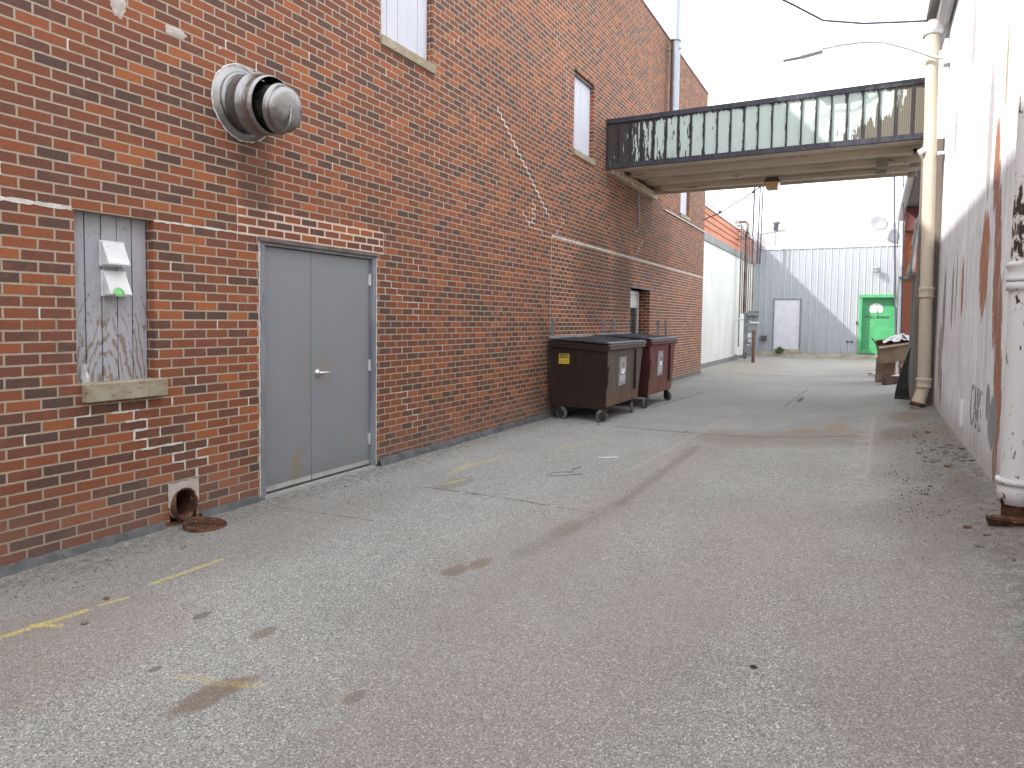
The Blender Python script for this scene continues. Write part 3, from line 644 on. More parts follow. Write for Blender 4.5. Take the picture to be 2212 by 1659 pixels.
# grey double doors
dz = 2.2
fr = MB(); xf = XL - .045
fr.box(xf - .06, XL + .006, 3.992, 4.045, 0.0, dz - .002); fr.box(xf - .06, XL + .006, 5.43, 5.483, 0.0, dz - .002)
fr.box(xf - .06, XL + .004, 4.047, 5.428, dz - .06, dz - .004)
fr.box(xf - .02, xf - .012, 4.045, 4.062, .03, dz - .06); fr.box(xf - .02, xf - .012, 5.413, 5.43, .03, dz - .06)
door = tag(fr.build('double_door', 'frame_grey', B, .004), 'plain grey steel double door with lever handle')
MB().box(XL - .09, XL - .035, 4.050, 4.606, .035, dz - .064).build('door_leaf', 'leaf', door, .003)
MB().box(XL - .09, XL - .036, 4.612, 5.426, .035, dz - .064).build('door_leaf', 'leaf', door, .003)
MB().box(XL - .01, XL + .028, 3.97, 5.50, dz - .034, dz + .004).build('drip_cap', 'frame_brown', door, .003)
th = MB().box(XL - .09, XL + .02, 4.02, 5.46, .0, .022); th.box(XL - .034, XL - .028, 4.055, 4.600, .045, .085); th.box(XL - .035, XL - .029, 4.616, 5.42, .045, .085)
th.build('threshold', 'alu', door)
for y, zz in ((4.052, 1.93), (4.052, 1.06), (4.052, .30), (5.424, 1.93), (5.424, 1.06), (5.424, .30)):
    hm = MB(); hm.tube([(XL - .026, y, zz - .06), (XL - .026, y, zz + .06)], .011, 10); hm.box(XL - .036, XL - .030, y - .02, y + .02, zz - .055, zz + .055)
    hm.build('hinge', 'alu', door)
hd = MB(); hx = XL - .036; hd.lathe([(0, .001), (0, .034), (.008, .034), (.014, .022), (.04, .013), (.055, .012), (.055, .001)], (hx, 4.69, 1.03), (1, 0, 0), 24)
hd.tube([(hx + .05, 4.69, 1.03), (hx + .056, 4.73, 1.03), (hx + .05, 4.79, 1.031), (hx + .046, 4.81, 1.03)], [.011, .010, .008, .006], 12)
hd.build('door_handle', 'chrome', door)
# pale caulk down both sides of the door frame
for yy in (3.982, 5.49):
    ck = MB(); z = .02; pts = []
    while z < 2.19: pts.append((XL + .003, yy + rr.uniform(-.004, .004), z)); z += .03
    ck.tube(pts, [rr.uniform(.004, .009) for _ in pts], 6); ck.build('caulk', 'mortar', B)
# glazed door behind the dumpsters
gd = MB(); xg = XL - .21
for a, b, c, d in ((13.86, 13.95, .0, 2.22), (14.98, 15.07, .0, 2.22), (13.95, 14.98, 2.13, 2.22), (13.95, 14.98, 1.84, 1.90), (13.95, 14.98, 0, .1)):
    gd.box(xg - .06, xg, a, b, c, d)
gdo = tag(gd.build('glazed_door', 'alu', B, .004), 'recessed aluminium framed door with dark glass')
MB().box(xg - .04, xg - .03, 13.95, 14.98, .1, 1.84).build('glass_pane', 'glass_dark', gdo)
MB().box(xg - .04, xg - .028, 13.95, 14.98, 1.90, 2.13).build('transom_panel', 'white_paint', gdo)
MB().box(XL - .28, XL + .012, 13.78, 15.23, 2.25, 2.30).build('lintel', 'frame_brown', gdo)

# pale mortar repairs following the joints
def joint_y(row, y):
    c0 = Y0 % BL; sh = .5 * (row % 2); k_ = round((y - c0) / BL + sh); return c0 + (k_ - sh) * BL
def mortar_line(pts, wdt, mb, rnd):
    for e_, (a, b) in enumerate(zip(pts, pts[1:])):
        if math.dist(a, b) < .004: continue
        XS = XL + .003 + .0006 * (e_ % 4)
        L = math.dist(a, b); n_ = max(2, int(L / .03)); q = []; hor = abs(a[1] - b[1]) < abs(a[0] - b[0])
        for i in range(n_ + 1):
            t = i / n_; y, z = a[0] + (b[0] - a[0]) * t, a[1] + (b[1] - a[1]) * t
            j = rnd.uniform(-.002, .002); h_ = wdt / 2 * rnd.uniform(.55, 1.25)
            if hor: q += [(XS, y, z + j - h_), (XS, y, z + j + h_)]
            else: q += [(XS, y + j - h_, z), (XS, y + j + h_, z)]
        mb.add(q, [(2 * i, 2 * i + 1, 2 * i + 3, 2 * i + 2) for i in range(n_)])
def stepped(pts, wdt, name='mortar_repair', mat='mortar', seed=1):
    """zigzag through head and bed joints along a rough path"""
    rnd = random.Random(seed); mb = MB(); path = []
    for (y0, z0), (y1, z1) in zip(pts, pts[1:]):
        r0_, r1_ = (z0 - Z0 % CH) / CH, (z1 - Z0 % CH) / CH
        if abs(z1 - z0) < CH * .6:
            zz = round(r0_) * CH + Z0 % CH; path += [(y0, zz), (y1, zz)]; continue
        st = -1 if r1_ < r0_ else 1; r = round(r0_)
        while (r - r1_) * st < -.3:
            row = r if st > 0 else r - 1; zm = (r + st * .5) * CH + Z0 % CH
            t = (zm - z0) / (z1 - z0); y = y0 + (y1 - y0) * t; yj = joint_y(row, y)
            path += [(yj, r * CH + Z0 % CH), (yj, (r + st) * CH + Z0 % CH)]; r += st
    mortar_line(path, wdt, mb, rnd); return mb.build(name, mat, B)
stepped([(1.6, Z0), (2.50, Z0)], .026, seed=2); stepped([(3.06, 2.205), (3.78, 2.205)], .017, seed=3)
mbx = MB(); mortar_line([(3.77, Z0), (3.77, Z0 + .225)], .011, mbx, random.Random(1)); mbx.build('mortar_repair', 'mortar_grey', B)
mbx = MB(); mortar_line([(5.6, 2.2), (5.6, Z0 + .20)], .012, mbx, random.Random(2)); mbx.build('mortar_repair', 'mortar_grey', B)
stepped([(2.54, .96), (2.54, .86)], .014, seed=4); stepped([(2.73, .94), (2.73, .88), (2.93, .88)], .015, seed=5)
stepped([(2.83, .88), (2.83, .80), (2.93, .80), (2.94, .60), (3.26, .60)], .016, seed=6)
stepped([(3.22, .60), (3.23, .38)], .016, seed=7); stepped([(3.41, .60), (3.43, .38)], .014, seed=8); stepped([(3.12, .96), (3.12, .88)], .014, seed=9)
stepped([(3.36, .39), (3.37, .31)], .03, seed=10); stepped([(2.93, .95), (2.93, .87)], .014, seed=14)
stepped([(5.47, 2.0), (6.15, 1.69), (6.27, 1.53)], .010, seed=11); stepped([(5.70, .78), (5.99, .72), (6.0, .56), (6.2, .52), (6.2, .35)], .010, seed=12)
stepped([(7.9, 4.36), (8.6, 3.89), (9.34, 3.40), (9.72, 3.17)], .024, seed=13); stepped([(8.95, 3.32), (9.15, 3.25), (9.06, 3.16), (9.16, 2.98), (8.95, 2.94), (8.85, 3.08)], .020, seed=15)
stepped([(8.95, 2.93), (9.4, 2.90), (9.4, 2.86), (9.8, 2.86)], .015, seed=16); stepped([(9.97, 3.03), (10.0, 2.95), (10.29, 3.29)], .012, seed=17); stepped([(9.72, 3.17), (9.97, 3.0)], .010, seed=18)
stepped([(9.78, 6.05), (10.18, 5.78), (10.3, 5.2)], .007, seed=19); stepped([(14.1, 2.98), (14.6, 3.3)], .014, seed=20)
mbx = MB(); mortar_line([(9.76, 2.875), (20.68, 2.875)], .035, mbx, random.Random(5)); mbx.build('mortar_repair', 'mortar', B)
mbx = MB(); mortar_line([(9.765, .02), (9.765, 2.85)], .010, mbx, random.Random(6)); mbx.build('mortar_repair', 'mortar', B)
# trowelled patches
def blob(y, z, ry, rz, mat, sd, sq=2.2):
    rnd = random.Random(sd); mb = MB(); n_ = 22; vs = [(XL + .005, y, z)]
    for i in range(n_):
        a = 2 * PI * i / n_; c, s_ = math.cos(a), math.sin(a); q = (abs(c) ** sq + abs(s_) ** sq) ** (-1 / sq); q *= rnd.uniform(.86, 1.12)
        vs.append((XL + .004, y + ry * c * q * .9, z + rz * s_ * q * .9)); 
    for i in range(n_): a_ = vs[1 + i]; vs.append((XL + .001, y + (a_[1] - y) * 1.08, z + (a_[2] - z) * 1.08))
    fs = [(0, 1 + i, 1 + (i + 1) % n_) for i in range(n_)] + [(1 + i, 1 + n_ + i, 1 + n_ + (i + 1) % n_, 1 + (i + 1) % n_) for i in range(n_)]
    return mb.add(vs, fs, True).build('mortar_patch', mat, B)
blob(2.825, 3.60, .055, .085, 'mortar_grey', 1); blob(3.245, 3.575, .085, .036, 'mortar_grey', 2, 5)
for (y, z, s_) in ((2.62, 3.05, .012), (7.9, 1.9, .02), (8.3, 1.2, .02), (8.9, 1.75, .018), (12.4, 3.3, .03), (12.9, 3.28, .02), (3.62, 3.60, .02), (3.1, 3.05, .012)): blob(y, z, s_ * .7, s_ * .8, 'mortar_grey', int(y * 10))
# faint chalk scrawl on the brick
cs = MB(); 
def chalk(pts, w_=.006):
    q = []
    for i, (y, z) in enumerate(pts):
        a = pts[min(i + 1, len(pts) - 1)]; b = pts[max(i - 1, 0)]; dy, dz_ = a[0] - b[0], a[1] - b[1]; L = math.hypot(dy, dz_) or 1
        q += [(XL + .0045, y - dz_ / L * w_, z + dy / L * w_), (XL + .0045, y + dz_ / L * w_, z - dy / L * w_)]
    cs.add(q, [(2 * i, 2 * i + 1, 2 * i + 3, 2 * i + 2) for i in range(len(pts) - 1)])
chalk([(7.8 + .13 * math.sin(t * .35) + t * .012, 1.68 - t * .026) for t in range(18)]); chalk([(8.12 + .11 * math.cos(t * .42), 1.58 + .09 * math.sin(t * .42)) for t in range(12)])
cs.build('chalk_mark', worn('chalk', (.42, .30, .26), (.34, .20, .16), 30, .3, .7, .9), B)

# ------------------------------------------------------------------ exhaust vent
V = thing('exhaust_hood', (XL, 3.83, 3.235), 'round dented stainless exhaust hood with domed cap high on brick wall', 'exhaust vent')
ax = Vector((1, .02, -.155)).normalized(); o0 = Vector((XL, 3.83, 3.235))
MB().lathe([(.004, .292), (.016, .290), (.020, .262), (.035, .255), (.04, .24), (.030, .225), (.055, .215), (.10, .190), (.10, .15)], o0, Vector((1, 0, 0)), 48).build('flange', 'steel', V)
cr = MB(); q = []; rv = random.Random(9)
for i in range(65):
    a = 2 * PI * i / 64; r_ = .292 + rv.uniform(-.003, .006); q.append((XL + .008, 3.83 + r_ * math.cos(a), 3.235 + r_ * math.sin(a)))
cr.tube(q, [rv.uniform(.004, .010) for _ in q], 6, False); cr.build('sealant', 'mortar', V)
d0 = o0 + ax * .06
MB().lathe([(-.02, .205), (.0, .222), (.10, .226), (.115, .226), (.118, .238), (.128, .238), (.131, .229), (.235, .226), (.275, .212), (.275, .206), (.235, .218), (.0, .214)], d0, ax, 56).build('duct', 'steel', V)
MB().lathe([(.02, .001), (.02, .21), (.24, .21)], d0, ax, 40).build('throat', 'dark', V)
cx_ = d0 + ax * .215 + Vector((0, .02, -.015)); ax2 = Vector((1, .10, -.20)).normalized()
dome = [(.0, .160), (.0, .170), (.10, .180), (.103, .190), (.111, .190), (.115, .178), (.150, .176), (.180, .166), (.198, .140), (.208, .095), (.213, .05), (.214, .0015)]
MB().lathe(dome, cx_, ax2, 56).build('cap', 'steel', V)
ribm = MB(); ribm.tube([cx_ + ax2 * (.213 - abs(t) ** 6 * .06) + Vector((0, .02 * t, t * .165)) for t in [i / 6 - 1 for i in range(13)]], .007, 8); ribm.build('seam_rib', 'steel', V)
for a in (0.6, 2.2, 3.9, 5.4):
    p = d0 + ax * .16 + Vector((0, math.cos(a) * .17, math.sin(a) * .17)); MB().box(p.x, p.x + .12, p.y - .012, p.y + .012, p.z - .003, p.z + .003).build('cap_bracket', 'steel', V)

# ------------------------------------------------------------------ drain outlet
D = thing('drain_outlet', (XL, 3.265, .135), 'broken rusty clay drain outlet at the foot of the brick wall', 'drain pipe')
def tube_shell(prof_o, prof_i, o, axx, n_=36): return MB().lathe(prof_o + prof_i[::-1], o, axx, n_)
dp = MB(); n_ = 36; vs = []; oc = Vector((XL, 3.265, .138)); rd = random.Random(2)
lip = []
for j in range(n_):
    a = 2 * PI * j / n_; cy, cz = math.cos(a), math.sin(a)
    out_ = .012 + .055 * max(0, -cy * .8 - cz * .6) + rd.uniform(-.004, .004)
    lip.append(out_)
for (x, r_) in ((-.45, .096), ('l', .098), ('l', .114), (-.45, .114)):
    for j in range(n_):
        a = 2 * PI * j / n_; xx = lip[j] if x == 'l' else x; vs.append((XL + xx, oc.y + r_ * math.cos(a), oc.z + r_ * math.sin(a) * 1.08))
dp.add(vs, [(i * n_ + j, i * n_ + (j + 1) % n_, (i + 1) * n_ + (j + 1) % n_, (i + 1) * n_ + j) for i in range(3) for j in range(n_)], True)
dp.build('pipe', 'rusty', D)
MB().lathe([(0, .001), (0, .108)], (XL - .40, 3.265, .138), (1, 0, 0), 24).build('pipe_interior', 'dark', D)
# mortar collar: square plate with a round hole
cl_ = MB(); vs = []; n_ = 40
for j in range(n_):
    a = 2 * PI * j / n_; c, s_ = math.cos(a), math.sin(a); q = 1 / max(abs(c), abs(s_)); jj = rd.uniform(.97, 1.05)
    q = q if s_ > -.05 else .93; yo = 3.265 + c * q * .125 * jj; zo = .145 + s_ * q * (.165 if s_ > 0 else .14) * jj
    vs += [(XL + .006, yo, max(zo, .0)), (XL + .010, 3.265 + .110 * c, .138 + .118 * s_)]
cl_.add(vs, [(2 * j, 2 * j + 1, (2 * j + 3) % (2 * n_), (2 * j + 2) % (2 * n_)) for j in range(n_)]); cl_.build('mortar_collar', 'mortar_grey', D)
GR = thing('drain_grate', (-4.27, 3.28, gh(-4.27, 3.28)), 'rusty round iron grate lying on the paving below the drain outlet', 'grate')
gm = MB(); z0 = .012
gm.lathe([(-.012, .15), (.010, .15), (.012, .142), (.012, .128), (-.002, .126)], (-4.27, 3.28, z0), (.10, .05, 1), 32)
for i in range(-6, 7):
    yy = 3.28 + i * .021; hw = math.sqrt(max(.128 ** 2 - (i * .021) ** 2, 0)); gm.box(-4.27 - hw, -4.27 + hw, yy - .005, yy + .005, z0 - .006, z0 + .007)
for i in (-1, 1): gm.box(-4.27 + i * .05 - .005, -4.27 + i * .05 + .005, 3.16, 3.40, z0 - .008, z0 + .003)
gm.build('grating', 'rusty', GR)

# ------------------------------------------------------------------ flue pipe
F = thing('flue_pipe', (-4.29, 16.15, 5.3), 'tall galvanised flue with louvred cap rising past the brick parapet', 'flue')
MB().tube([(-4.33, 16.05, 5.25), (-4.31, 16.1, 5.5), (-4.29, 16.15, 5.75), (-4.29, 16.15, 6.6), (-4.29, 16.15, 8.15)], .108, 20).build('lower_pipe', 'galv', F)
MB().tube([(-4.29, 16.15, 8.15), (-4.29, 16.15, 9.72)], .085, 20).build('upper_pipe', 'galv', F)
MB().lathe([(0, .109), (0, .124), (.05, .124), (.05, .085)], (-4.29, 16.15, 8.13), (0, 0, 1), 24).build('collar', 'galv', F)
cm = MB(); cz = 9.68
cm.lathe([(0, .10), (.02, .15), (.05, .16), (.06, .12)], (-4.29, 16.15, cz), (0, 0, 1), 28); cm.lathe([(.10, .12), (.11, .185), (.14, .185), (.165, .12), (.17, .001)], (-4.29, 16.15, cz), (0, 0, 1), 28)
for i in range(12):
    a = 2 * PI * i / 12; cm.box(-4.29 + .13 * math.cos(a) - .008, -4.29 + .13 * math.cos(a) + .008, 16.15 + .13 * math.sin(a) - .008, 16.15 + .13 * math.sin(a) + .008, cz + .04, cz + .12)
cm.build('cap', 'galv', F)
MB().box(XL, -4.15, 16.12, 16.18, 7.95, 7.98).build('bracket', 'galv', F)

# ------------------------------------------------------------------ wall fittings on the brick
c1_ = thing('hanging_conduit', (-4.47, 14.1, 3.4), 'thin grey conduit dropping from the footbridge corner down the brick wall', 'conduit')
MB().tube([(-4.455, 14.06, 4.40), (-4.46, 14.1, 4.1), (-4.46, 14.2, 3.66), (-4.46, 14.12, 3.5), (-4.475, 13.9, 3.42)], .012, 8).build('tube', 'galv', c1_)
c2_ = thing('wall_conduit', (-4.47, 16.2, 4.2), 'pale conduit running along the brick wall under the narrow upper window', 'conduit')
MB().tube([(-4.465, 16.2, 4.235), (-4.465, 20.72, 4.222)], .016, 8).build('tube', 'white_paint', c2_)
for (y, h_, lab) in ((9.83, .30, 'grey steel strip on brick wall at the brown dumpster near corner'), (12.15, .32, 'grey steel strip on brick wall above the gap between the dumpsters'),
                     (12.72, .32, 'grey steel strip on brick wall just before the glazed door'), (15.9, .32, 'grey steel strip on brick wall just past the glazed door'), (16.6, .32, 'farthest grey steel strip on brick wall past the glazed door')):
    st = thing('wall_strip', (XL, y, .6), lab, 'steel strip', 'steel strips fixed to the brick wall behind the dumpsters')
    mb = MB(); mb.box(XL + .001, XL + .03, y - .03, y + .03, .6, 1.26 + h_); mb.box(XL + .03, XL + .055, y - .03, y - .022, .6, 1.26 + h_); mb.build('channel', 'galv', st)

# ------------------------------------------------------------------ pale building beyond
P_ = thing('stucco_building', (-4.9, 20.8, 0), 'low ivory stucco building with orange siding band and pale roof edge', 'building')
xw = -4.9
MB().box(xw - 7, xw, 20.75, 33.3, .16, 4.22).build('wall', 'ivory', P_)
MB().box(xw - 7, xw + .02, 20.75, 33.28, -.1, .16).build('base_course', 'grey_band', P_)
MB().box(xw - 7, xw + .05, 20.75, 33.29, 4.22, 4.47).build('flashing', 'grey_band', P_)
sb = MB()
for i in range(4): sb.hexa([(xw - 6.9, 20.75, 4.472 + i * .2075), (xw + .045, 20.75, 4.472 + i * .2075), (xw + .045, 33.27, 4.472 + i * .2075), (xw - 6.9, 33.27, 4.472 + i * .2075),
                            (xw - 6.9, 20.75, 4.664 + i * .2075), (xw + .022, 20.75, 4.664 + i * .2075), (xw + .022, 33.27, 4.664 + i * .2075), (xw - 6.9, 33.27, 4.664 + i * .2075)])
sb.build('siding', 'orange', P_)
MB().box(xw - 6.95, xw + .012, 20.76, 33.26, 4.48, 5.30).build('siding_backing', 'batten', P_)
MB().box(xw - 7, xw + .06, 20.74, 33.3, 5.302, 5.42).build('fascia', 'fascia', P_)
MB().box(xw - 7, xw - .02, 20.76, 33.28, 5.42, 5.45).build('joint_shadow_strip', 'batten', P_)
MB().hexa([(xw - 7, 20.74, 5.45), (xw + .05, 20.74, 5.45), (xw + .05, 33.3, 5.45), (xw - 7, 33.3, 5.45), (xw - 7, 20.74, 5.82), (xw - .32, 20.74, 5.82), (xw - .32, 33.3, 5.82), (xw - 7, 33.3, 5.82)]).build('roof_edge', 'fascia', P_)

# ------------------------------------------------------------------ corrugated metal building
YM = 33.3
Q = thing('metal_building', (0, YM, 0), 'grey corrugated metal building closing the far end of the alley', 'building')
mw = MB(); x = xw - .0; prof = []
x = xw
while x < 2.6:
    for dx_, d_ in ((0, 0), (.018, .030), (.045, .030), (.063, 0), (.115, 0), (.122, .008), (.136, .008), (.143, 0), (.195, 0), (.202, .008), (.216, .008), (.223, 0)):
        prof.append((x + dx_, YM - d_))
    x += .270
def hole(px): 
    return None
segs = [(-3.98, -2.80, .34, 2.62), (-.40, .96, .27, 2.76)]
zb, zt = .20, 4.90
vsf = MB()
for (p, q) in zip(prof, prof[1:]):
    cxm = (p[0] + q[0]) / 2; spans = [(zb, zt)]
    for s_ in segs:
        if s_[0] < cxm < s_[1]: spans = [(zb, s_[2]), (s_[3], zt)]
    for a, b in spans: mw.add([(p[0], p[1], a), (q[0], q[1], a), (q[0], q[1], b), (p[0], p[1], b)], [(0, 1, 2, 3)])
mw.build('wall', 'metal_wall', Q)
MB().box(xw, 8, YM + .30, YM + 12, -.1, zt - .05).build('inner_wall', 'grey_band', Q)
MB().box(xw, 2.6, YM - .045, YM + .03, zt, zt + .07).build('eave_trim', 'fascia', Q)
MB().box(xw, 2.6, YM - .10, YM + .03, -.1, .20).build('plinth', 'concrete', Q)
MB().hexa([(xw + .02, YM + .05, zt + .07), (xw + 1.0, YM + .05, zt + .07), (xw + 1.0, YM + 6, zt + .07), (xw + .02, YM + 6, zt + .07),
           (xw + .02, YM + .05, zt + .95), (xw + .03, YM + .05, zt + .95), (xw + .03, YM + 6, zt + .95), (xw + .02, YM + 6, zt + .95)]).build('roof_gusset', 'coping', Q)
wd = MB(); wd.box(-3.98, -3.93, YM - .05, YM + .02, .34, 2.62); wd.box(-2.85, -2.80, YM - .05, YM + .02, .34, 2.62); wd.box(-3.98, -2.80, YM - .06, YM + .02, 2.62, 2.66)
wdo = tag(wd.build('door', 'frame_grey', Q), 'plain pale lavender door left of the green one')
MB().box(-3.93, -2.85, YM - .02, YM + .02, .35, 2.61).build('door_leaf', 'lav_door', wdo)
MB().lathe([(0, .03), (.03, .03), (.05, .035), (.07, .02), (.075, .001)], (-2.93, YM - .02, 1.42), (0, -1, 0), 14).build('door_handle', 'chrome', wdo)
MB().box(-3.95, -2.82, YM - .12, YM - .02, .2, .345).build('doorstep', 'concrete', wdo)
gf = MB(); gf.box(-.45, -.34, YM - .10, YM + .25, .21, 2.70); gf.box(.90, .99, YM - .10, YM + .25, .21, 2.70); gf.box(-.47, 1.01, YM - .13, YM + .25, 2.70, 2.82)
gf.box(-.34, .90, YM + .0, YM + .25, .21, .46); gf.box(-.34, -.24, YM + .12, YM + .25, .46, 2.70); gf.box(-.24, .90, YM + .12, YM + .25, 2.60, 2.70)
gdo2 = tag(gf.build('green_door', 'green', Q), 'bright green door with white roundel and lettering')
MB().box(-.24, .90, YM + .16, YM + .22, .47, 2.60).build('door_leaf', 'green', gdo2)
# roundel (a disc with its foot cut off) with a small swinging golfer
cxr, czr, rr_ = .20, 2.20, .265
pts = [(cxr + rr_ * math.cos(a), czr + rr_ * .95 * math.sin(a)) for a in [(-.62 + i * (PI + 1.24) / 30) for i in range(31)]]
MB().extrude(pts, 'y', YM + .150, YM + .159).build('roundel', 'label_white', gdo2)
gl = MB()
gl.tube([(.265, YM + .147, 2.02), (.278, YM + .147, 2.10), (.262, YM + .147, 2.19), (.25, YM + .147, 2.27)], [.005, .007, .009, .007], 6)
gl.tube([(.25, YM + .147, 2.02), (.262, YM + .147, 2.12)], .006, 6); gl.tube([(.255, YM + .147, 2.26), (.225, YM + .147, 2.285), (.262, YM + .147, 2.30)], .006, 6)
gl.tube([(.262, YM + .147, 2.14), (.215, YM + .147, 2.06), (.185, YM + .147, 2.045)], .004, 6); gl.build('golfer_emblem', 'black', gdo2)
for t_, s_, xx in (('F', .18, -.19), ('ULL', .135, .01), ('S', .18, .235), ('WING', .135, .475)):
    text_obj('lettering', t_, s_, 'black', gdo2, (xx, YM + .155, 1.80), R_FRONT, .35, .002, 1.2, 'CENTER', .003)
hd2 = MB(); hd2.lathe([(0, .035), (.02, .035), (.05, .03), (.07, .001)], (-.17, YM + .16, 1.50), (0, -1, 0), 14); hd2.tube([(-.17, YM + .11, 1.49), (-.08, YM + .10, 1.43)], .013, 8); hd2.build('door_handle', 'chrome', gdo2)
for zz in (2.35, 1.5, .75): MB().tube([(.895, YM + .15, zz - .07), (.895, YM + .15, zz + .07)], .016, 8).build('hinge', 'green', gdo2)
ml = thing('wall_lamp', (.16, YM - .05, 3.9), 'small round caged lamp high on the metal wall above the green door', 'wall lamp')
MB().lathe([(0, .07), (.05, .07), (.06, .04), (.16, .04)], (.16, YM - .0, 3.98), (0, -1, -.2), 16).build('bracket', 'galv', ml)
lm = MB(); 
for i in range(4): lm.lathe([(0, .10 + .018 * (i % 2)), (.03, .12), (.05, .10)], (.17, YM - .24, 3.98 - i * .06), (0, 0, -1), 18)
lm.build('lamp_body', 'dish', ml)
ob = thing('outlet_box', (-.78, YM - .04, .76), 'pair of black outlet boxes low on the metal wall left of the green door', 'outlet')
b_ = MB().box(-.90, -.82, YM - .08, YM - .03, .72, .80); b_.box(-.73, -.65, YM - .08, YM - .03, .72, .80); b_.tube([(-.82, YM - .05, .77), (-.73, YM - .05, .77)], .008, 6); b_.build('box', 'black', ob)
kp = thing('keypad', (-.53, YM - .04, 1.6), 'small black keypad on the metal wall beside the green door', 'keypad')
MB().box(-.56, -.49, YM - .075, YM - .03, 1.53, 1.66).build('pad', 'black', kp, .006)

rv_ = thing('roof_vent', (-4.05, YM + 1.2, zt), 'small round roof vent on a bracket at the left end of the metal roof', 'roof vent')
MB().lathe([(0, .001), (0, .12), (.30, .12), (.30, .17), (.42, .17), (.50, .08), (.51, .001)], (-4.15, YM + 1.2, zt + 1.05), (.1, 0, 1), 20).build('cowl', 'galv', rv_)
MB().hexa([(-4.75, YM + 1.15, zt + .85), (-3.7, YM + 1.15, zt + .97), (-3.7, YM + 1.25, zt + .97), (-4.75, YM + 1.25, zt + .85), (-4.75, YM + 1.15, zt + .93), (-3.7, YM + 1.15, zt + 1.12), (-3.7, YM + 1.25, zt + 1.12), (-4.75, YM + 1.25, zt + .93)]).build('bracket', 'grey_band', rv_)
MB().box(-4.2, -4.1, YM + 1.17, YM + 1.24, zt - .1, zt + .9).build('post', 'galv', rv_)
wp = thing('weed', (-3.7, YM - .2, .18), 'green weed growing at the foot of the pale lavender door', 'plant'); rw = random.Random(6); mb = MB()
for i in range(70):
    a_ = rw.uniform(0, 6.28); r_ = rw.uniform(.02, .17); h_ = rw.uniform(.08, .30) * (1.2 - r_ * 3); bx, by = -3.68 + r_ * .5 * math.cos(a_), YM - .17 + r_ * .3 * math.sin(a_); tx, ty = -3.68 + r_ * 1.6 * math.cos(a_), YM - .19 + r_ * .7 * math.sin(a_)
    mb.add([(bx - .012, by, .15), (bx + .012, by, .15), (tx + .02, ty, .2 + h_ * .7), (tx, ty, .2 + h_)], [(0, 1, 2, 3)])
mb.build('leaves', worn('weed_green', (.035, .085, .02), (.08, .15, .045), 20, .35, .65, .7), wp)
# satellite dishes on the metal roof
def dish(x, y, z, r_, d, lab, mast=True):
    t = thing('satellite_dish', (x, y, z), lab, 'satellite dish', 'satellite dishes on the metal roof')
    mb = MB(); ax_ = Vector(d).normalized(); c = Vector((x, y, z + (.95 if mast else .55)))
    mb.lathe([(0, .001), (.012, r_ * .35), (.045, r_ * .7), (.09, r_), (.10, r_), (.055, r_ * .7), (.02, r_ * .35), (.01, .001)], c, ax_, 32); mb.build('reflector', 'dish', t)
    am = MB(); f_ = c + ax_ * .48 + Vector((0, 0, .0)); am.tube([c + Vector((0, 0, -r_ * .8)), f_ + Vector((0, 0, -.03))], .014, 8); am.box(f_.x - .09, f_.x + .09, f_.y - .04, f_.y + .04, f_.z - .02, f_.z + .05); am.build('feed_arm', 'lamp_grey', t)
    ms = MB(); ms.tube([(x, y, z), (x, y, c.z - .2), c], .024, 8); ms.tube([(x - .12, y, z + .02), (x, y, z + .3)], .012, 6); ms.tube([(x + .12, y, z + .02), (x, y, z + .3)], .012, 6); ms.build('mast', 'lamp_grey', t)
dish(.13, YM + .3, 4.95, .40, (.35, -.8, .45), 'satellite dish on a short mast at the edge of the metal roof')
dish(.95, YM + .8, 4.95, .52, (-.2, -.9, .35), 'larger pale satellite dish low at the right end of the metal roof', False)

# ------------------------------------------------------------------ service conduits and meters
U = thing('electric_meter_bank', (-4.5, 28.6, 0), 'bank of round electric meters with rusty conduits dropping from the pale roof', 'electric meters')
yc = 28.6
for (x, r_, mat, zt_, yo) in ((-4.70, .030, 'rustpipe', 5.55, -.1), (-4.64, .022, 'greypipe', 5.45, 0), (-4.58, .022, 'rustpipe', 5.30, .05), (-4.50, .055, 'rustpipe', 5.60, 0),
                          (-4.39, .020, 'rustpipe', 5.2, -.05), (-4.34, .018, 'greypipe', 5.0, .1), (-4.23, .026, 'rustpipe', 4.9, 0)):
    pts = [(x, yc + yo, 1.9), (x, yc + yo, zt_ - .12), (x - .05, yc + yo, zt_ - .03), (x - .14, yc + yo, zt_)]
    pts += [(-5.35, yc + yo, zt_ + .02)] if zt_ > 5.4 else [(-4.86, yc + yo, zt_)]
    MB().tube(pts, r_, 10).build('conduit', mat, U)
MB().tube([(-4.72, yc, .55), (-4.72, yc, 1.9)], .028, 10).build('conduit', 'greypipe', U)
MB().box(-4.52, -4.38, yc - .08, yc + .10, .08, 1.95).build('main_post', 'greypipe', U, .01)
mb = MB(); mb.box(-4.38, -3.95, yc - .10, yc + .14, 1.62, 2.02); mb.build('upper_housing', 'greypipe', U, .012)
mb = MB(); mb.box(-4.38, -3.98, yc - .06, yc + .14, 1.12, 1.60); mb.build('lower_housing', 'galv', U, .012)
for i in range(5):
    for (z, mt) in ((1.84, 'greypipe'), (1.54, 'vent_white')):
        if mt == 'vent_white' and i == 0: continue
        m2 = MB(); m2.lathe([(0, .035), (.05, .035), (.06, .045), (.11, .042), (.125, .03), (.125, .001)], (-4.32 + i * .085, yc - (.10 if mt == 'greypipe' else .06), z), (0, -1, 0), 16); m2.build('meter', mt, U)
MB().tube([(-4.9, yc, 1.68), (-4.62, yc - .02, 1.66), (-4.4, yc - .02, 1.66)], .035, 8).build('crossbar', 'vent_white', U)
MB().tube([(-4.86, yc, .22), (-4.6, yc, .16), (-4.45, yc, .12)], .03, 8).build('low_pipe', 'greypipe', U)
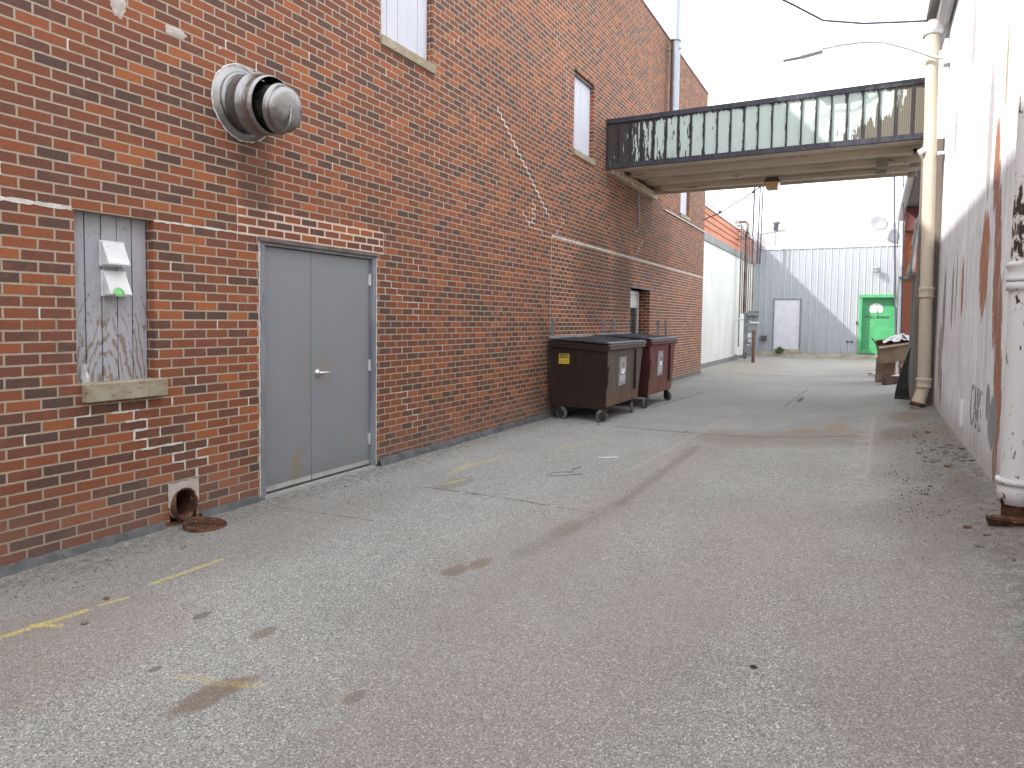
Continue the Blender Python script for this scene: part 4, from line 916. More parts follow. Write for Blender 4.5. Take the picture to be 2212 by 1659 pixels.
Gm = thing('gas_meter', (-4.15, 28.4, 0), 'grey gas meter and regulator with pipework beside the meter post', 'gas meter')
mb = MB(); mb.box(-4.42, -4.12, 28.3, 28.5, .28, .62); mb.build('meter_body', 'greypipe', Gm, .03)
mb = MB(); mb.tube([(-4.10, 28.4, .05), (-4.10, 28.4, 1.15)], .03, 10); mb.tube([(-4.40, 28.35, .92), (-4.08, 28.35, .92)], .03, 10); mb.tube([(-4.36, 28.3, .62), (-4.36, 28.3, .9)], .03, 10); mb.tube([(-4.2, 28.3, .62), (-4.2, 28.3, .75), (-4.1, 28.38, .75)], .025, 8); mb.build('pipework', 'greypipe', Gm)
MB().lathe([(-.03, .001), (-.03, .07), (-.01, .10), (.01, .10), (.03, .06), (.05, .02), (.05, .001)], (-4.27, 28.28, .78), (0, -1, .3), 20).build('regulator', 'galv', Gm)
hb = thing('wall_floodlight', (-3.55, YM - .1, .9), 'small black wire caged box on the metal wall by the bollard', 'junction box')
mb = MB(); mb.box(-4.48, -4.22, YM - .2, YM - .06, .70, .95); mb.box(-4.56, -4.48, YM - .12, YM - .08, .80, .84); mb.build('box', 'fixture', hb)
PB = thing('bollard', (-3.97, 27.5, 0), 'rusty brown pipe bollard in front of the meters', 'bollard')
MB().tube([(-3.97, 27.5, -.05), (-3.97, 27.5, 1.22), (-3.97, 27.5, 1.26)], [.062, .062, .045], 18).build('post', worn('brown_bollard', (.10, .05, .035), (.16, .09, .06), 6, .35, .65, .7), PB)
# service masts in the sky
for (x, y, r_, lab) in ((-4.86, 32.3, .032, 'left thin service mast above the pale roof corner'), (-4.62, 32.3, .026, 'middle thin service mast above the pale roof corner'), (-4.53, 32.5, .026, 'right thin service mast above the pale roof corner')):
    t = thing('service_mast', (x, y, 4.9), lab, 'mast', 'thin service masts at the far end of the alley'); mb = MB(); mb.tube([(x, y, 4.2), (x + .05, y, 9.2)], r_ * 1.25, 8)
    mb.tube([(x, y, 4.85), (x + .14, y - .08, 4.85)], .02, 6); mb.build('pole', 'cable', t)
for (x, y, r_, z0_, lab) in ((1.02, 32.6, .038, .1, 'dark vertical mast standing beside the green door'), (.72, 19.6, .018, .1, 'thin dark vertical mast right of the green door against the white wall')):
    t = thing('service_mast', (x, y, z0_), lab, 'mast', 'thin service masts at the far end of the alley'); k9 = 1 if y > 25 else .35; MB().tube([(x, y, 0), (x - .2 * k9, y, 4), (x - .42 * k9, y, 9.2 if y > 25 else 5.6)], r_, 8).build('pole', 'cable', t)

# ------------------------------------------------------------------ right-hand white building
XR, YE, ZR = .88, 12.06, 6.12
Rb = thing('white_building', (XR, 0, 0), 'white painted building with badly peeling wall along the right of the alley', 'building')
MB().box(XR, XR + 7, -14, YE, -.4, ZR).build('wall', 'peel_wall', Rb)
MB().box(XR - .12, XR + 7.1, -14, YE + .9, ZR, ZR + .10).build('roof', 'coping', Rb)
gu = MB(); gp = [(XR - .02, ZR - .02), (XR - .02, ZR - .17), (XR - .10, ZR - .20), (XR - .17, ZR - .13), (XR - .18, ZR - .01), (XR - .165, ZR - .01), (XR - .155, ZR - .12), (XR - .10, ZR - .18), (XR - .035, ZR - .155), (XR - .035, ZR - .02)]
gu.extrude(gp, 'y', -10, YE + .9); gu.build('gutter', 'fascia', Rb)
ff = MB(); ff.box(XR - .30, XR - .27, -10, YE + .85, ZR + .02, ZR + .14); ff.build('drip_edge', 'coping', Rb)
MB().box(XR - .27, XR - .10, -10, YE + .85, ZR + .10, ZR + .13).build('eave', 'coping', Rb)
# graffiti
text_obj('graffiti', 'CARS', .60, 'graffiti', Rb, (XR - .003, 7.42, .60), R_LEFT, .1, .0015, .50, 'CENTER', -.020)
MB().box(XR - .03, XR + .001, 8.30, 8.36, .50, .78).build('cover_plate', 'white_paint', Rb, .005)

# flaking white downpipe near the camera
WP = thing('white_downpipe', (.80, 5.11, gh(.80, 5.11)), 'thick flaking white iron downpipe nearest the camera on the peeling wall', 'downpipe', 'downpipes on the white wall')
zg = gh(.8, 5.11)
def collar(zc, r_, h_, mbb, xx, yy, big=.024):
    mbb.lathe([(-h_ / 2, r_), (-h_ / 2, r_ + big * .7), (-h_ / 2 + .012, r_ + big), (-h_ / 4, r_ + big * .5), (h_ / 6, r_ + big * .5), (h_ / 3, r_ + big), (h_ / 2, r_ + big), (h_ / 2 + .01, r_)], (xx, yy, zc), (0, 0, 1), 32)
px_, py_ = .838, 5.16
MB().tube([(px_, py_, zg + .26), (px_, py_, 1.82)], .085, 32).build('lower_pipe', 'flaky', WP)
MB().tube([(px_ - .003, py_, 1.90), (px_ - .003, py_, 4.2), (px_ - .003, py_, ZR - .2)], .082, 32).build('upper_pipe', 'flaky', WP)
mb = MB(); collar(1.88, .084, .11, mb, px_, py_); mb.lathe([(0, .085), (0, .100), (.05, .100), (.05, .085)], (px_, py_, 1.77), (0, 0, 1), 32)
mb.build('upper_collar', 'flaky', WP)
mb = MB(); mb.lathe([(0, .085), (0, .108), (.03, .108), (.03, .085)], (px_, py_, zg + .245), (0, 0, 1), 32); mb.lathe([(0, .07), (0, .092), (.10, .098), (.12, .086)], (px_, py_, zg + .12), (0, 0, 1), 32); mb.build('lower_collar', 'flaky', WP)
MB().tube([(px_, py_, zg - .05), (px_, py_, zg + .14)], .070, 28).build('base_pipe', 'rusty', WP)
rb = MB(); rb.box(px_ - .15, px_ + .02, py_ - .12, py_ - .03, zg + .0, zg + .035); rb.box(px_ - .13, px_ + .08, py_ - .15, py_ - .09, zg + .03, zg + .055); rb.build('rust_flake', 'rusty', WP, .004)
# cream downpipe at the far corner
CP = thing('cream_downpipe', (.80, 11.87, gh(.8, 11.87)), 'slim cream painted downpipe at the far corner of the peeling wall', 'downpipe', 'downpipes on the white wall')
qx, qy = .745, 11.88; zg = gh(qx, qy)
MB().tube([(qx, qy, zg + .30), (qx - .035, qy, 3.0), (qx - .075, qy, 5.4), (qx - .085, qy, ZR - .10)], .086, 24).build('pipe', 'cream', CP)
mb = MB(); collar(2.03, .087, .15, mb, qx - .02, qy, .020); mb.build('collar', 'cream', CP); mb = MB(); collar(zg + .36, .087, .14, mb, qx, qy, .020); mb.build('collar', 'cream', CP)
MB().tube([(qx - .08, qy - .06, zg - .03), (qx - .055, qy - .03, zg + .10), (qx - .02, qy, zg + .22), (qx, qy, zg + .32)], [.094, .09, .086, .086], 24).build('shoe', 'cream', CP)
MB().lathe([(0, .095), (.0, .100), (.06, .098), (.06, .092)], (qx - .085, qy - .07, zg + .0), (.25, .2, 1), 24).build('broken_rim', 'rusty', CP)
mb = MB(); mb.box(.78, .885, qy - .10, qy + .06, 4.05, 4.09); mb.tube([(qx - .05, qy, 4.10), (qx - .13, qy - .05, 4.14), (qx - .20, qy - .06, 4.10)], [.05, .05, .045], 10); mb.build('bracket', 'white_paint', CP)
MB().lathe([(0, .10), (.03, .13), (.10, .14), (.16, .15)], (qx - .08, qy, ZR - .30), (0, 0, 1), 20).build('gutter_outlet', 'white_paint', CP)

# ------------------------------------------------------------------ brown side building under the bridge end, planks, tarp
BB = thing('brown_building', (.66, 12.2, 0), 'narrow grey-brown clad corner block under the right end of the footbridge', 'building')
MB().box(.635, 3.0, 12.14, 12.95, -.1, 4.36).build('wall', 'brown_wall', BB)
MB().box(.605, .635, 12.16, 12.26, .1, 4.36).build('corner_trim', 'brown_wall', BB)
GP = thing('plank_screen', (.70, 13.3, .28), 'tall grey vertical boards leaning in a row beyond the brown corner block', 'board screen')
for i, y in enumerate((13.05, 13.42, 13.85, 14.3)):
    MB().box(.635 + .012 * (i % 2), .69 + .012 * (i % 2), y, y + .30, gh(.8, y) - .03, 2.42 + .03 * (i % 2)).build('board', 'grey_wood', GP, .004)
TP = thing('tarp', (.74, 13.6, 2.4), 'pale folded tarp draped over the grey boards', 'tarp')
tm = MB(); vs = []; rt = random.Random(8)
for i in range(9):
    for j in range(9):
        y = 13.1 + i * .17; z = 2.38 + (j / 8) * (1.05 - .06 * i); vs.append((.60 - .035 * math.sin(i * 1.9 + j * .5) - .03 * (1 - j / 8) + .03 * j / 8, y, z + rt.uniform(-.02, .02)))
tm.add(vs, [(i * 9 + j, (i + 1) * 9 + j, (i + 1) * 9 + j + 1, i * 9 + j + 1) for i in range(8) for j in range(8)], True); to = tm.build('cloth', 'tarp', TP)
sf = to.modifiers.new('thick', 'SOLIDIFY'); sf.thickness = .02
FL = thing('orange_ribbon', (.66, 13.2, 2.9), 'bunch of orange ribbons hanging on the tarp', 'ribbon')
mb = MB()
for i in range(9): 
    yy = 13.15 + rt.uniform(-.06, .1); mb.tube([(.555, yy, 2.90 + rt.uniform(-.04, .04)), (.54 + rt.uniform(-.02, .02), yy + .02, 2.82), (.55, yy - .02, 2.66 + rt.uniform(-.1, .1))], [.011, .009, .003], 6)
mb.build('ribbons', 'flower', FL)
RS = thing('rubber_sheet', (.72, 12.9, .3), 'curved dark rubber sheet propped against the brown corner block', 'rubber sheet')
mb = MB(); vs = []
for i in range(9):
    t = i / 8; z = gh(.7, 13) + .0 + t * .88; xx = .40 + .19 * t ** 1.6
    vs += [(xx, 12.98 - .22 * t, z), (xx + .22 * (1 - t) + .01, 12.98 - .22 * t, z)]
mb.add(vs, [(2 * i, 2 * i + 1, 2 * i + 3, 2 * i + 2) for i in range(8)]); o = mb.build('sheet', worn('black_rubber', (.02, .022, .022), (.045, .048, .045), 6, .35, .65, .6), RS)
sf = o.modifiers.new('thick', 'SOLIDIFY'); sf.thickness = .02

# far right red brick and white building
FB = thing('far_brick_building', (.60, 20.2, 0), 'red brick building with white painted side and grey eave at the far right', 'building')
def taper(x0, x1, xf0, xf1, y0, y1, z0, z1):
    return MB().hexa([(x0, y0, z0), (x1, y0, z0), (xf1, y1, z0), (xf0, y1, z0), (x0, y0, z1), (x1, y0, z1), (xf1, y1, z1), (xf0, y1, z1)])
taper(.70, 4.5, 1.08, 4.5, 20.2, 32.9, -.1, 4.55).build('wall', 'brick2', FB)
taper(.625, .697, 1.01, 1.077, 20.22, 32.9, -.1, 4.20).build('painted_side', 'white_brick', FB)
MB().box(.60, 4.5, 20.15, 20.195, 2.72, 2.79).build('band', 'grey_band', FB)
MB().box(.70, 4.4, 20.10, 20.195, 3.95, 4.54).build('red_sign_band', worn('maroon_paint', (.13, .045, .042), (.17, .06, .055), 3, .35, .65, .7), FB)
MB().hexa([(.74, 15.6, 4.56), (1.6, 15.6, 4.56), (1.6, 23, 4.56), (.74, 23, 4.56), (.70, 15.6, 4.80), (1.6, 15.6, 4.95), (1.6, 23, 4.95), (.70, 23, 4.80)]).build('eave', 'grey_band', FB)
gmb = MB(); gmb.tube([(.66, 15.6, 4.70), (.66, 19, 4.66), (.67, 22.6, 4.62)], .10, 12); gmb.build('gutter', 'lamp_grey', FB)
MB().hexa([(.60, 22.6, 4.2), (.64, 22.6, 4.2), (.80, 29, 4.4), (.76, 29, 4.4), (.60, 22.6, 4.7), (.64, 22.6, 4.7), (.80, 29, 5.6), (.76, 29, 5.6)]).build('flashing_plate', 'grey_band', FB)
for (y, l) in ((21.0, .5),):
    mb = MB(); mb.tube([(.64, y, 2.7), (.60, y + .3, 2.1)], .016, 6); mb.tube([(.645, y, 2.75), (.645, y, 2.0), (.60, y + .3, 2.1)], .012, 6); mb.build('bracket', 'lamp_grey', FB)

# ------------------------------------------------------------------ footbridge
BX0, BX1, BY0, BY1, BZ0, BZ1 = XL + .004, .69, 12.15, 15.25, 4.42, 5.26
K = thing('footbridge', (BX0, BY0, BZ0), 'enclosed overhead footbridge with peeling dark and pale panels joining the two buildings', 'footbridge')
LB = BX1 - BX0
MB().box(BX0, BX1, BY0, BY0 + .05, BZ0, BZ1).build('front_panel', 'bridge_panel', K)
for i in range(24):
    x = BX0 + .012 + i * (LB - .03) / 23
    MB().box(x - .012, x + .012, BY0 - .026, BY0, BZ0 + .045, BZ1 - .045).build('batten', 'batten', K)
tr = MB(); tr.box(BX0, BX1, BY0 - .035, BY0 - .001, BZ1 - .05, BZ1 + .02); tr.box(BX0, BX1, BY0 - .035, BY1 + .03, BZ1 + .02, BZ1 + .035); tr.build('top_trim', 'trim_dark', K)
MB().box(BX0, BX1, BY0 - .04, BY0 + .02, BZ0 - .04, BZ0 + .045).build('bottom_trim', 'trim_dark', K)
MB().box(BX0, BX1, BY0 + .05, BY1, BZ1 - .05, BZ1 + .018).build('roof', 'roof', K)
MB().box(BX0, BX1, BY1 - .05, BY1, BZ0, BZ1 - .05).build('rear_panel', 'beam', K)
MB().box(BX0, BX1, BY0 + .05, BY1 - .05, BZ0 + .155, BZ0 + .18).build('floor_deck', 'beam', K)
nB = 4; wB = (BY1 - BY0 - .06) / nB
for i in range(nB):
    y0 = BY0 + .04 + i * wB; dzz = .0
    poly = [(y0, BZ0 - .050), (y0 + .03, BZ0 - .055), (y0 + wB * .94, BZ0 + .055), (y0 + wB * .995, BZ0 + .055), (y0 + wB * .995, BZ0 + .15), (y0, BZ0 + .15)]
    MB().extrude(poly, 'x', BX0 + .12 + .10 * i, BX1 - .02).build('deck_beam', 'beam', K)
eb = MB(); eb.box(BX0, BX0 + .09, BY0 + .04, BY1, BZ0 - .10, BZ0 + .05); eb.build('bearing_angle', 'beam', K)
for (x, y) in ((.62, 13.0), (.62, 14.0), (.62, 14.9)): MB().box(x - .10, x + .06, y - .05, y + .05, BZ0 - .09, BZ0 + .0).build('bearing_block', 'jbox', K)
BLt = thing('bridge_light', (-1.78, 14.1, 4.30), 'bronze light with amber lens under the footbridge', 'light fixture')
MB().hexa([(-1.93, 13.98, 4.28), (-1.63, 13.98, 4.28), (-1.63, 14.22, 4.28), (-1.93, 14.22, 4.28), (-1.88, 14.0, 4.37), (-1.68, 14.0, 4.37), (-1.68, 14.2, 4.37), (-1.88, 14.2, 4.37)]).build('housing', 'fixture', BLt, .01)
MB().hexa([(-1.88, 14.0, 4.13), (-1.68, 14.0, 4.13), (-1.68, 14.2, 4.13), (-1.88, 14.2, 4.13), (-1.915, 13.985, 4.28), (-1.645, 13.985, 4.28), (-1.645, 14.215, 4.28), (-1.915, 14.215, 4.28)]).build('lens', 'amber', BLt, .02)
JB = thing('junction_box', (.10, 13.7, 4.33), 'painted junction box with conduit under the footbridge', 'junction box')
MB().box(.0, .17, 13.45, 13.62, 4.27, 4.385).build('box_body', 'jbox', JB, .006); MB().box(-.01, .16, 13.9, 14.05, 4.25, 4.385).build('box_body', 'jbox', JB, .006)
MB().tube([(-1.7, 14.15, 4.37), (-.8, 14.1, 4.375), (0, 13.98, 4.34)], .012, 6).build('conduit', 'jbox', JB)
MB().tube([(.16, 14.0, 4.36), (.25, 14.0, 4.35), (.26, 14.0, 4.12)], .007, 6).build('drop_wire', 'vent_white', JB)

# ------------------------------------------------------------------ street lamp and cables
SL = thing('street_lamp', (.77, 11.65, 5.3), 'grey cobra head street lamp on a long curved arm from the white wall', 'street lamp')
MB().tube([(.88, 11.7, 5.38), (.70, 11.7, 5.43), (.35, 11.7, 5.62), (.05, 11.7, 5.76), (-.25, 11.7, 5.82), (-.55, 11.7, 5.83), (-.80, 11.7, 5.815)], .024, 12).build('arm', 'lamp_grey', SL)
mb = MB(); mb.hexa([(-1.12, 11.62, 5.72), (-.80, 11.62, 5.76), (-.80, 11.78, 5.76), (-1.12, 11.78, 5.72), (-1.10, 11.63, 5.79), (-.80, 11.64, 5.87), (-.80, 11.76, 5.87), (-1.10, 11.77, 5.79)]); mb.build('housing', 'lamp_grey', SL, .012)
MB().hexa([(-1.38, 11.64, 5.71), (-1.12, 11.63, 5.72), (-1.12, 11.77, 5.72), (-1.38, 11.76, 5.71), (-1.38, 11.645, 5.765), (-1.12, 11.635, 5.785), (-1.12, 11.765, 5.785), (-1.38, 11.755, 5.765)]).build('lamp_cover', 'lamp_grey', SL, .01)
MB().tube([(-.98, 11.7, 5.83), (-.98, 11.7, 5.91)], .028, 12).build('photocell', 'lamp_grey', SL)
mb = MB(); mb.box(.80, .885, 11.62, 11.80, 5.30, 5.48); mb.build('wall_plate', 'lamp_grey', SL)
C1 = thing('overhead_cable', (.78, 11.4, 6.0), 'dark overhead cable sagging from the white building gutter across the sky', 'cable')
def interp(ps, n_=10): return ps
cpts = [(.80, 11.9, 6.02), (.35, 11.75, 6.02), (-.25, 11.6, 6.05), (-.80, 11.5, 6.16), (-1.20, 11.2, 6.35), (-1.75, 10.9, 6.63), (-2.4, 10.5, 7.05), (-3.2, 10.1, 7.6), (XL, 9.4, 8.3)]
MB().tube(cpts, .016, 8).build('cable', 'cable', C1)
C2 = thing('low_cable', (XL, 20.6, 4.6), 'thin dark cable from the brick corner up to the back of the footbridge', 'cable')
mb = MB(); mb.tube([(XL + .01, 20.5, 4.58), (-4.0, 20.3, 4.70), (-3.0, 19.3, 5.02), (-2.0, 17.4, 5.13), (-1.4, 15.3, 5.0)], .016, 6); 
for p in ((-3.95, 20.2, 4.72), (-2.9, 19.2, 5.04), (-2.05, 17.5, 5.13)): mb.tube([(p[0], p[1], p[2] - .03), (p[0], p[1], p[2] + .05)], .03, 6)
mb.build('cable', 'cable', C2)

# ------------------------------------------------------------------ dumpsters
def castor(mbx_parent, x, y, ang):
    ca, sa = math.cos(ang), math.sin(ang)
    def L(px, py, pz): return (x + px * ca - py * sa, y + px * sa + py * ca, pz)
    t = MB(); axd = Vector((-sa, ca, 0)); c = Vector(L(-.035, 0, .095)) - axd * .022
    t.lathe([(0, .001), (0, .03), (0, .088), (.006, .095), (.040, .095), (.046, .088), (.046, .03), (.046, .001)], c, axd, 26)
    wh = t.build('castor', 'castor', mbx_parent)
    t = MB(); t.lathe([(-.001, .070), (-.001, .089), (.006, .0965), (.040, .0965), (.047, .089), (.047, .070)], c, axd, 26); t.build('tyre', 'rubber', wh)
    f = MB()
    for s_ in (-1, 1):
        f.hexa([L(-.045, s_ * .033 - .003, .065), L(-.015, s_ * .033 - .003, .065), L(-.015, s_ * .033 + .003, .065), L(-.045, s_ * .033 + .003, .065),
                L(-.03, s_ * .033 - .003, .20), L(.05, s_ * .033 - .003, .20), L(.05, s_ * .033 + .003, .20), L(-.03, s_ * .033 + .003, .20)])
    f.hexa([L(-.04, -.04, .19), L(.055, -.04, .19), L(.055, .04, .19), L(-.04, .04, .19), L(-.04, -.04, .205), L(.055, -.04, .205), L(.055, .04, .205), L(-.04, .04, .205)])
    f.build('fork', 'castor', wh)
def dumpster(name, x0, x1, y0, yb, yt, zb_, zt_, mat, lab, caution, seed):
    t = thing(name, ((x0 + x1) / 2, y0, 0), lab, 'dumpster', 'wheeled dumpsters against the brick wall')
    zb_ += 0; zw = zt_ + .055
    # body: hollow shell with slanted far end, wall side higher
    bo = [(x0, y0, zb_), (x1 - .02, y0, zb_), (x1 - .02, yb, zb_), (x0, yb, zb_)]; to_ = [(x0, y0, zw), (x1, y0, zt_), (x1, yt, zt_), (x0, yt, zw)]
    b = MB(); b.hexa(bo + to_); body = b.build('body', mat, t, .003)
    # folded rim, wear strip and ribs
    r_ = MB()
    r_.hexa([(x1, y0 - .02, zt_ - .085), (x1 + .035, y0 - .02, zt_ - .07), (x1 + .035, yt + .04, zt_ - .07), (x1, yt + .04, zt_ - .085), (x1, y0 - .02, zt_ - .012), (x1 + .035, y0 - .02, zt_ - .012), (x1 + .035, yt + .04, zt_ - .012), (x1, yt + .04, zt_ - .012)])
    r_.build('rim', mat, t, .004)
    n2 = MB(); n2.hexa([(x0 - .01, y0 - .03, zw - .10), (x1 + .01, y0 - .03, zt_ - .10), (x1 + .01, y0 - .001, zt_ - .10), (x0 - .01, y0 - .001, zw - .10), (x0 - .01, y0 - .03, zw - .01), (x1 + .01, y0 - .03, zt_ - .01), (x1 + .01, y0 - .001, zt_ - .01), (x0 - .01, y0 - .001, zw - .01)]); n2.build('rim', mat, t, .004)
    n3 = MB(); n3.hexa([(x1 - .019, y0 + .0, zb_ + .3), (x1 + .0, y0 + .0, zb_ + .3), (x1 + .0, y0 + .07, zb_ + .3), (x1 - .019, y0 + .07, zb_ + .3), (x1 + .0, y0, zt_ - .32), (x1 + .02, y0, zt_ - .32), (x1 + .02, y0 + .07, zt_ - .32), (x1 + .0, y0 + .07, zt_ - .32)])
    ym = y0 + (yt - y0) * .74
    n3.box(x1 - .018, x1 + .028, ym, ym + .03, zb_ + .18, zt_ - .10); n3.build('side_rib', mat, t, .003)
    if caution: MB().box(x0 + .43, x0 + .50, y0 - .02, y0 - .0005, zt_ - .34, zt_ - .10).build('fork_pocket', mat, t, .004)
    ed = MB(); ed.tube([(x1 + .03, y0 - .03, zt_), (x1 + .03, yt + .05, zt_)], .011, 8); ed.build('wear_bar', 'galv', t)
    un = MB(); un.box(x0 + .04, x1 - .06, y0 + .03, y0 + .10, zb_ - .035, zb_ - .001); un.build('skid', 'castor', t); un = MB(); un.box(x0 + .04, x1 - .06, yb - .12, yb - .05, zb_ - .035, zb_ - .001); un.build('skid', 'castor', t)
    rd_ = random.Random(seed)
    castor(t, x1 - .07, y0 + .04, .9 if caution else 1.5); castor(t, x1 - .07, yb - .16, 1.9 if caution else 2.6); castor(t, x0 + .16, y0 + .04, 2.9); castor(t, x0 + .16, yb - .12, .4)
    # two lids with ribbed sagging tops
    for i, (a, b_) in enumerate(((y0 - .01, (y0 + yt) / 2 - .01), ((y0 + yt) / 2 + .01, yt + .02))):
        lm = MB(); nx, ny = 14, 12; vs = []
        for ix in range(nx + 1):
            for iy in range(ny + 1):
                u, v_ = ix / nx, iy / ny; x = x0 - .03 + (x1 + .045 - x0 + .03) * u; y = a + (b_ - a) * v_
                z = zw + .012 + (zt_ - zw) * u + .032 * math.sin(PI * v_) * math.sin(PI * min(u * 1.1, 1)) + (.007 if (iy % 3 == 1 and .08 < u < .92) else 0)
                vs.append((x, y, z))
        nn_ = ny + 1; lm.add(vs, [(p * nn_ + q, (p + 1) * nn_ + q, (p + 1) * nn_ + q + 1, p * nn_ + q + 1) for p in range(nx) for q in range(ny)], True)
        lo = lm.build('lid', 'lid', t); s_ = lo.modifiers.new('thick', 'SOLIDIFY'); s_.thickness = .018; s_.offset = 1
        gr = MB(); nk = 7
        for j in range(nk):
            yy = a + (b_ - a) * (j + .5) / nk
            gr.box(x1 - .03, x1 + .05, yy - .010, yy + .006, zt_ + .012, zt_ + .050)
            gr.box(x0 - .05, x0 + .03, yy - .010, yy + .006, zw + .012, zw + .062)
        gr.build('lid_edge_rib', 'lid_edge', lo)
    # logo plate on the long side
    yc_, zc_ = y0 + (yt - y0) * .40, zt_ - .42; sx = x1 + .002
    def LX(z): return x1 - .02 + .02 * (z - zb_) / (zt_ - zb_) + .004
    lp = MB(); za, zb2 = zc_ - .22, zc_ + .22
    lp.hexa([(LX(za) - .003, yc_ - .17, za - .02), (LX(za), yc_ - .17, za - .02), (LX(za), yc_ + .17, za), (LX(za) - .003, yc_ + .17, za), (LX(zb2) - .003, yc_ - .17, zb2), (LX(zb2), yc_ - .17, zb2), (LX(zb2), yc_ + .17, zb2), (LX(zb2) - .003, yc_ + .17, zb2)])
    plate = lp.build('logo_plate', 'label_grey', t)
    dm = MB(); dm.lathe([(0, .001), (0, .135), (.002, .135)], (LX(zc_ + .08) + .006, yc_, zc_ + .08), (1, 0, -.02), 28); dm.build('logo_disc', 'label_white', plate)
    text_obj('logo_letters', 'LRS', .125, 'frame_brown', plate, (LX(zc_ + .08) + .012, yc_ , zc_ + .038), R_RIGHT, .12, .001, .85, 'CENTER', 0.)
    lb = MB()
    for q in range(3): lb.box(LX(zc_ - .1) + .001, LX(zc_ - .1) + .007, yc_ - .14 + .01 * q, yc_ + .13 - .02 * q, zc_ - .10 - q * .035, zc_ - .082 - q * .035)
    lb.build('label_bars', 'label_white', plate)
    if caution:
        cx0, cz0 = x0 + .145, zt_ - .16; yl = y0 - .004
        pl_ = MB().box(cx0, cx0 + .175, yl - .003, yl, cz0 - .145, cz0 + .01).build('caution_label', 'yellow', t, .004)
        MB().box(cx0 + .008, cx0 + .167, yl - .0045, yl - .003, cz0 - .049, cz0 + .005).build('label_header', 'black', pl_)
        text_obj('label_text', 'CAUTION', .040, 'yellow', pl_, (cx0 + .087, yl - .006, cz0 - .036), R_FRONT, 0, .0008, .86, 'CENTER', 0.)
        for q, s2 in enumerate(('DO NOT PLAY ON', 'IN OR AROUND', 'THIS CONTAINER')):
            text_obj('label_text', s2, .024, 'black', pl_, (cx0 + .087, yl - .0045, cz0 - .071 - q * .029), R_FRONT, 0, .0008, .85, 'CENTER', .0006)
    return t
d1 = dumpster('dumpster', -4.42, -3.47, 9.65, 11.22, 11.42, .235, 1.175, 'bin_brown', 'dark brown dumpster with a yellow caution label, nearer the camera', True, 1)
d2 = dumpster('dumpster', -4.36, -3.42, 11.68, 13.25, 13.42, .225, 1.20, 'bin_red', 'faded red dumpster behind the brown one', False, 2)

# ------------------------------------------------------------------ cardboard heap
def open_box(name, cx, cy, z, w_, d_, h_, rz, tilt, mat, lab, flaps=True, cat='cardboard box', wall=.012):
    t = thing(name, (cx, cy, z), lab, cat, 'cardboard boxes beside the grey boards')
    mb = MB(); a, b = w_ / 2, d_ / 2
    mb.box(-a, a, -b, b, 0, wall); mb.box(-a, a, -b, -b + wall, wall, h_); mb.box(-a, a, b - wall, b, wall, h_); mb.box(-a, -a + wall, -b + wall, b - wall, wall, h_); mb.box(a - wall, a, -b + wall, b - wall, wall, h_)
    off = parent_world(t); mb.v = [(p[0] + off.x, p[1] + off.y, p[2] + off.z) for p in mb.v]; mb.build('box_body', mat, t, .003)
    if flaps:
        for (dx, dy, ang) in ((-1, 0, 1.2), (1, 0, 2.2), (0, -1, 2.35), (0, 1, 1.0)):
            f = MB(); L = .22
            if dx: ex, ez = dx * (a + L * math.cos(PI - ang) * -1), h_ + L * math.sin(ang); f.hexa([(dx * a, -b, h_), (ex, -b, ez), (ex, b, ez), (dx * a, b, h_), (dx * a, -b, h_ + .008), (ex, -b, ez + .008), (ex, b, ez + .008), (dx * a, b, h_ + .008)])
            else: ey, ez = dy * (b - L * math.cos(ang)), h_ + L * math.sin(ang) * .6 * (1 if dy > 0 else -.4); f.hexa([(-a, dy * b, h_), (a, dy * b, h_), (a, ey, ez), (-a, ey, ez), (-a, dy * b, h_ + .008), (a, dy * b, h_ + .008), (a, ey, ez + .008), (-a, ey, ez + .008)])
            f.v = [(p[0] + off.x, p[1] + off.y, p[2] + off.z) for p in f.v]; f.build('flap', mat, t)
    t.rotation_euler = (tilt[0], tilt[1], rz); return t
zg = gh(.5, 17.8)
open_box('cardboard_box', .58, 17.25, zg, .62, .46, .20, .02, (0, 0), 'cardboard_dark', 'low dark cardboard tray filled with flattened packaging at the foot of the heap', False)
open_box('cardboard_box', .36, 18.5, gh(.36, 18.5), .40, .4, .58, -.1, (0, .03), 'cardboard', 'upright plain cardboard box standing behind the low tray', False)
open_box('cardboard_box', .56, 18.0, zg + .50, .66, .56, .40, .08, (.04, -.20), 'cardboard', 'large tilted cardboard box on top of the heap under plastic sheet')
for (x, y, z, w_, d_, h_, rz, ry, mat, lab) in ((.50, 17.15, zg + .17, .34, .14, .03, .2, -.25, 'paper', 'flat white carton lying uppermost in the low tray'), (.56, 17.2, zg + .11, .30, .2, .035, -.1, -.05, 'paper', 'pale carton flattened under the white one in the low tray'),
                                       (.76, 17.2, zg + .13, .20, .16, .04, .3, .1, 'stone_red', 'pinkish carton at the right end of the low tray'), (.66, 17.5, zg + .34, .16, .10, .10, .5, .5, 'cardboard', 'small kraft carton wedged under the tilted box'), (.80, 17.6, zg + .36, .22, .2, .12, 0, .1, 'cardboard', 'short kraft box against the grey boards at heap right')):
    t = thing('carton', (x, y, z), lab, 'carton', 'cartons in the cardboard heap'); mb = MB().box(x - w_ / 2, x + w_ / 2, y - d_ / 2, y + d_ / 2, z, z + h_); mb.build('carton_body', mat, t, .003); t.rotation_euler = (0, ry, rz)
t = thing('plastic_sheet', (.6, 17.9, zg + .95), 'crumpled cloudy plastic sheet lying over the top cardboard box', 'plastic sheet')
mb = MB(); vs = []; rp = random.Random(4)
